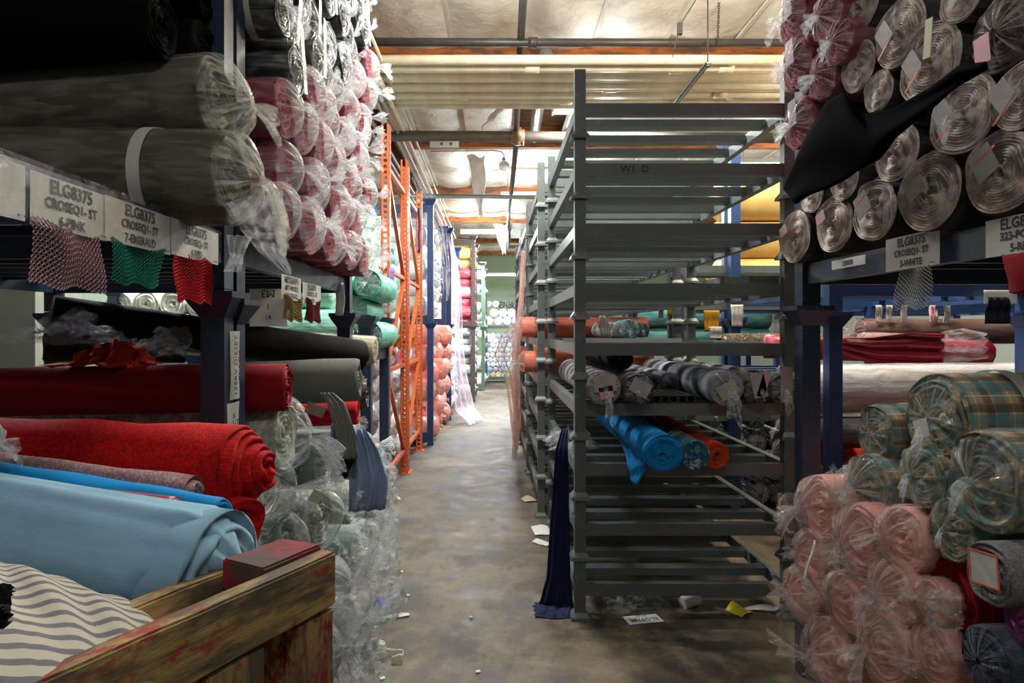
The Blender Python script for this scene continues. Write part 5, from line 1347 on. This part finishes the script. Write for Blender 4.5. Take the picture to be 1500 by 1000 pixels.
pr(1446, 705, 74, 1.27, PL, 'largest cloudy bagged plaid roll at the right frame edge', name='bagged_roll', group=PG, bag=film('clear', '#b9bfc0'), g_len=.5, tail_size=.25, seed=2, pleat=.12)
pr(1398, 776, 46, 1.27, PL, 'lowest plaid bagged roll, above the crimson roll', name='bagged_roll', group=PG, bag=film('clear', '#c0c8c0'), g_len=.55, tail_size=.2, seed=0, pleat=.12)
PK = [fabric('#eaa9a2'), fabric('#e09892'), fabric('#ecb2aa')]
pinks = [(1203, 742, 46, 1.18, 'topmost pink bagged roll, by the blue post'), (1262, 790, 52, 1.20, 'pink bagged roll with star crease below the gathered plaid bag'), (1188, 812, 36, 1.16, 'small pink bagged roll behind the creased paper strip'), (1178, 868, 42, 1.14, 'pink bagged roll furthest left, halfway up'),
         (1240, 880, 44, 1.17, 'clear pink bagged roll in the middle of the pink pile'), (1215, 955, 50, 1.15, 'pink bagged roll at the lower left, with small white tag'), (1325, 790, 48, 1.24, 'pink roll beside the lowest plaid bag'), (1310, 868, 48, 1.21, 'pink bagged roll left of the crimson roll'),
         (1295, 945, 54, 1.19, 'pink bagged roll at the bottom edge, centre of the pile'), (1370, 960, 46, 1.25, 'pink bagged roll at the bottom, right of centre'), (1365, 880, 34, 1.25, 'pink bagged roll squeezed behind the crumpled silver film')]
for i, (px, py, rp, X, lab) in enumerate(pinks):
    pr(px, py, rp, X, PK[i % 3], lab, name='bagged_roll', group='pink bagged rolls on the lower right', bag=film('milky', '#dccbc8'), knotmat=film('milky', '#d8cfcc'), g_len=.8, tail_size=.6, pleat=.15, seed=i % 3, off=((i % 3 - 1) * .2, -.15), spin=i * .9, L=1.2)
pr(1402, 868, 66, 1.30, fabric('#8a0d18'), 'deep red roll between pink bags and the fuzzy grey roll', name='fabric_roll', seed=1, layers=4, frill=.1)
fz = pr(1452, 840, 46, 1.22, fabric('#8c8c8e', 'fleece'), 'fuzzy grey roll end with an orange-edged note', name='fleece_roll', seed=2, layers=5, frill=.05)
mm = MB(); w_, h_ = .085, .075
link('paper_note', MB().box(-.0006, .0006, -w_ / 2, w_ / 2, -h_ / 2, h_ / 2).mesh('paper_note', plain('note_paper', '#b9b7b4', .7, nscale=30)), fz, (.02, .0, .09), (.1, 0, 0))
mb = MB(); e_ = .004
mb.box(-.0012, .0012, -w_ / 2 - e_, w_ / 2 + e_, h_ / 2, h_ / 2 + e_); mb.box(-.0012, .0012, -w_ / 2 - e_, w_ / 2 + e_, -h_ / 2 - e_, -h_ / 2); mb.box(-.0012, .0012, -w_ / 2 - e_, -w_ / 2, -h_ / 2, h_ / 2); mb.box(-.0012, .0012, w_ / 2, w_ / 2 + e_, -h_ / 2, h_ / 2)
link('note_edging', mb.mesh('note_edging', ORP), fz, (.0205, 0, .09), (.1, 0, 0))
pr(1500, 905, 38, 1.26, fabric('#7a1f6a', 'satin'), 'purple satin roll at the right frame edge', name='fabric_roll', seed=1)
pr(1445, 968, 48, 1.22, fabric('#343a4c', 'fleece'), 'dark denim blue roll in dull film in the bottom right corner', name='bagged_roll', bag=film('thin', '#9aa0b0'), seed=1, tail=False, g_len=.4)
for i, (px, py, X, w, h, tint, lab) in enumerate([(1385, 888, 1.13, .09, .10, '#c9cfc9', 'crumpled silver film scrap on the deep red roll'), (1160, 760, 1.10, .12, .16, '#ddd0cc', 'loose film puffing out left of the topmost pink bag'), (1165, 905, 1.08, .13, .18, '#ddd0cc', 'loose film puffing out over the floor at the pink pile'), (1230, 835, 1.10, .14, .14, '#ddd0cc', 'crumpled clear film between the pink bags'), (1235, 710, 1.16, .10, .12, '#d8dcd8', 'loose gathered film over the topmost pink bag'), (1300, 905, 1.12, .16, .16, '#ddd0cc', 'crumpled clear film over the lower pink bags'), (1190, 985, 1.08, .16, .14, '#ddd0cc', 'crumpled film on the lowest left pink bag')]):
    o_ = link('loose_film', crumple_mb(w, h, .05, i * 2.1 + 9, 26, 26).mesh('loose_film', film('clear', tint), True), None, tuple(ptx(px, py, X)), (PI / 2, 0, -1.2)); tag(o_, lab, 'plastic film', 'loose film on the right pile')
hang('paper_strip', 'creased white paper strip hanging between the left pink bags', 'paper strip', [ptx(1193, 792, 1.07), ptx(1186, 820, 1.06), ptx(1176, 852, 1.06)], [.03, .028, .035], (.3, 1, 0), TAPE, .003, 6)

# ---------------------------------------------------------------- navy cloth and litter on the floor
hang('navy_cloth', 'long navy cloth hanging from the first grey tower down to the floor', 'cloth', [(0.40, 3.90, 0.94), (0.375, 3.82, .84), (0.36, 3.78, .5), (0.345, 3.72, .15), (0.33, 3.68, .02)], [.04, .07, .10, .13, .19], (1, -0.15, 0), fabric('#171c3c'), .012, 20, 1)
o_ = link('navy_cloth', crumple_mb(.24, .2, .035, 4, 18, 18, .4).mesh('navy_cloth', fabric('#171c3c'), True), None, (0.33, 3.66, .0)); o_.parent = [q for q in bpy.data.objects if q.name == 'navy_cloth'][0]
o_.name = 'cloth_foot'
WHITE = plain('white_paper', '#d4d4d0', .7)
def litter(name, label, cat, px, py, w, h, rz, mat, curl=.01, seed=0):
    d = H * F / (py - VY)
    mb = MB()
    def fn(u, v):
        return ((u - .5) * w, (v - .5) * h, .004 + curl * abs(math.sin(3 * u + seed)) * (.3 + v) + .002 * math.sin(9 * v + u * 7))
    mb.grid(fn, 10, 8)
    o = link(name, mb.mesh(name, mat, True), None, (((px - VX) * d / F), d, 0.001), (0, 0, rz))
    o.modifiers.new('t', 'SOLIDIFY').thickness = .0015
    return tag(o, label, cat)
litter('paper_sheet', 'white paper square on the floor beside the second grey tower', 'paper', 793, 778, .13, .22, .1, WHITE)
litter('paper_scrap', 'torn white paper scrap just in front of the paper square', 'paper', 795, 796, .08, .14, .8, WHITE)
litter('tape_strip', 'short white strip on the aisle floor near the left heap', 'tape', 579, 904, .15, .035, .35, WHITE, .005)
litter('blue_scrap', 'crumpled blue scrap on the floor at the foot of the left heap', 'scrap', 558, 889, .07, .09, .3, plain('blue_film', '#2a4fae', .5), .03)
litter('yellow_tape', 'bent yellow tape piece on the floor under the grey rack', 'tape', 1083, 897, .10, .10, .6, plain('yellow_tape', '#d9d02a', .5), .03)
litter('white_strap', 'long white strap end on the floor right of the yellow tape', 'strap', 1118, 895, .20, .03, -.12, WHITE, .02)
litter('paper_scrap', 'small beige scrap on the floor below the second grey tower', 'paper', 775, 733, .12, .12, .4, plain('beige_scrap', '#b3a68c', .7), .02)
litter('paper_scrap', 'small white scrap on the floor near the orange frame foot', 'paper', 582, 731, .05, .09, .4, WHITE, .01)
litter('paper_scrap', 'torn paper curl on the floor near the left heap foot', 'paper', 545, 946, .12, .03, .1, WHITE, .02)
for i, (px, py) in enumerate([(588, 838), (598, 873), (700, 985), (720, 760), (690, 905), (560, 995)]):
    litter('paper_fleck', 'tiny white fleck on the aisle floor, %s of six' % NTH[i], 'litter', px, py, .018, .02, i, WHITE, .003)
t_ = thing('paper_label', 'fallen white label reading ELG9185 upside down on the floor under the grey rack', 'label', (0.77, 3.55, .004), (0, 0, PI + .2))
link('card', sheet_mb(.19, .10, 6, 4, .001).mesh('card', WHITE, True), t_, (0, 0, 0), (-PI / 2, 0, 0))
link('lettering', text_mesh('ELG9185', .042, INK), t_, (0, .012, .004)); link('lettering', text_mesh('W1 S 3', .02, INK), t_, (0, -.03, .004))
for i, (px, py, w, h, lab) in enumerate([(890, 888, .30, .22, 'crumpled clear film on the floor by the front grey post'), (930, 882, .32, .2, 'crumpled clear film beside the fallen label on the floor'), (800, 620, .25, .3, '')]):
    if not lab: continue
    d = H * F / (py - VY)
    o_ = link('loose_film', crumple_mb(w, h, .07, i + 2, 28, 28).mesh('loose_film', film('clear', '#c8c8c4'), True), None, ((px - VX) * d / F, d, 0)); tag(o_, lab, 'plastic film')
o_ = link('loose_film', crumple_mb(.28, .4, .09, 6, 26, 26).mesh('loose_film', film('clear', '#d0d4d4'), True), None, (0.46, 4.1, D3 - .31)); tag(o_, 'clear film caught on the left side beam of the third grey deck', 'plastic film')
t_ = thing('paper_cup', 'crushed white paper cup lying under the grey rack', 'cup', (1.06, 3.72, .035), (0, 1.35, .4))
link('cup_body', MB().tube([(0, 0, -.05), (0, 0, .05)], [.034, .042], 20, False).mesh('cup_body', WHITE, True), t_)
link('cup_base', MB().tube([(0, 0, -.049), (0, 0, -.046)], .034, 20).mesh('cup_base', WHITE), t_)
t_ = link('tape_loop', MB().mesh('x', WHITE)) if False else None
mb = MB(); pts_ = [(0, 0), (.01, .05), (.03, .10), (.07, .13), (.12, .14), (.15, .12), (.14, .08), (.10, .07)]
def fn(u, v):
    s = u * 7; i = min(int(s), 6); f = s - i
    x = pts_[i][0] * (1 - f) + pts_[i + 1][0] * f; y = pts_[i][1] * (1 - f) + pts_[i + 1][1] * f
    return (x + .01 * math.sin(9 * u), y + .006 * v, .004 + .035 * v + .004 * math.sin(30 * u))
mb.grid(fn, 28, 4)
d = H * F / (985 - VY)
o_ = link('tape_curl', mb.mesh('tape_curl', TAPE, True), None, ((535 - VX) * d / F, d, 0)); o_.modifiers.new('t', 'SOLIDIFY').thickness = .002
tag(o_, 'twisted cream tape curl standing on the floor in the foreground', 'tape')

# rolls of the regular stacks that stand wholly behind others: the photograph shows nothing of them
HIDDEN = {
    'bagged_roll': [(78,80),(84,85),(89,90)],
    'fabric_roll': [(12,12)],
    'wrapped_roll': [(0,1),(3,6),(14,15),(18,19),(21,22),(24,24),(26,27),(30,30),(35,35),(37,37),(40,40),(43,45),(50,50),(52,52),(54,54),(56,56),(59,61),(63,63),(65,66),(70,74),(76,76),(79,80),(82,84),(86,91),(94,98),(101,104),(108,108),(111,112),(116,116),(118,118),(120,123),(126,131),(133,134),(137,138),(145,145),(147,147),(152,152),(154,155),(157,157),(162,162),(164,164),(168,169),(171,172),(176,176),(178,179),(182,183),(187,187),(190,190),(193,193),(196,196),(198,198),(204,205),(209,210),(212,212),(215,215),(217,217),(220,220),(222,223),(225,225),(228,228),(232,235),(237,237),(239,239),(241,243),(245,246),(248,251),(253,255),(257,262),(264,264),(266,269),(272,273),(276,278),(280,283),(286,289),(291,293),(295,298),(301,302),(305,308),(310,311),(313,315),(317,318),(320,323),(326,327),(329,333),(335,335),(337,337),(339,339),(342,345),(347,351),(353,353),(355,357),(359,360),(362,363),(365,367),(369,369),(371,371),(373,375),(377,377),(379,380),(383,387),(389,393),(395,395),(397,399),(401,405),(407,408),(410,411),(413,414),(416,417),(419,422),(425,426),(428,429),(431,434),(437,440),(443,449),(451,454),(456,472),(474,481),(483,484),(486,490),(493,505),(507,508),(510,524),(526,526),(534,534),(594,594),(613,613),(619,620),(626,626),(632,632),(638,638),(640,646),(650,667),(669,670),(672,673)],
}
for b_, rs in HIDDEN.items():
    for lo_, hi_ in rs:
        for k_ in range(lo_, hi_ + 1):
            o_ = bpy.data.objects.get(b_ if k_ == 0 else '%s.%03d' % (b_, k_))
            if o_ is None: continue
            for c_ in list(o_.children): bpy.data.objects.remove(c_)
            bpy.data.objects.remove(o_)

# ---------------------------------------------------------------- rows and places counted over the rolls that are there
alive = {q.name for q in bpy.data.objects}
groups = {}
for (o, sid, row, col, desc, where, colref) in STK:
    try: n_ = o.name
    except ReferenceError: continue
    groups.setdefault(sid, {}).setdefault(row, []).append((col, o, desc, where, colref))
for sid, rows in groups.items():
    for ri, row in enumerate(sorted(rows)):
        for ci, (col, o, desc, where, colref) in enumerate(sorted(rows[row], key=lambda e: e[0])):
            rw = 'bottom row' if ri == 0 else '%s row up' % ORD[min(ri, 19)]
            if len(rows) == 1: o['label'] = '%s, %s %s, %s' % (desc, NTH[min(ci, 19)], colref, where)
            else: o['label'] = '%s, %s, %s %s, %s' % (desc, rw, NTH[min(ci, 19)], colref, where)
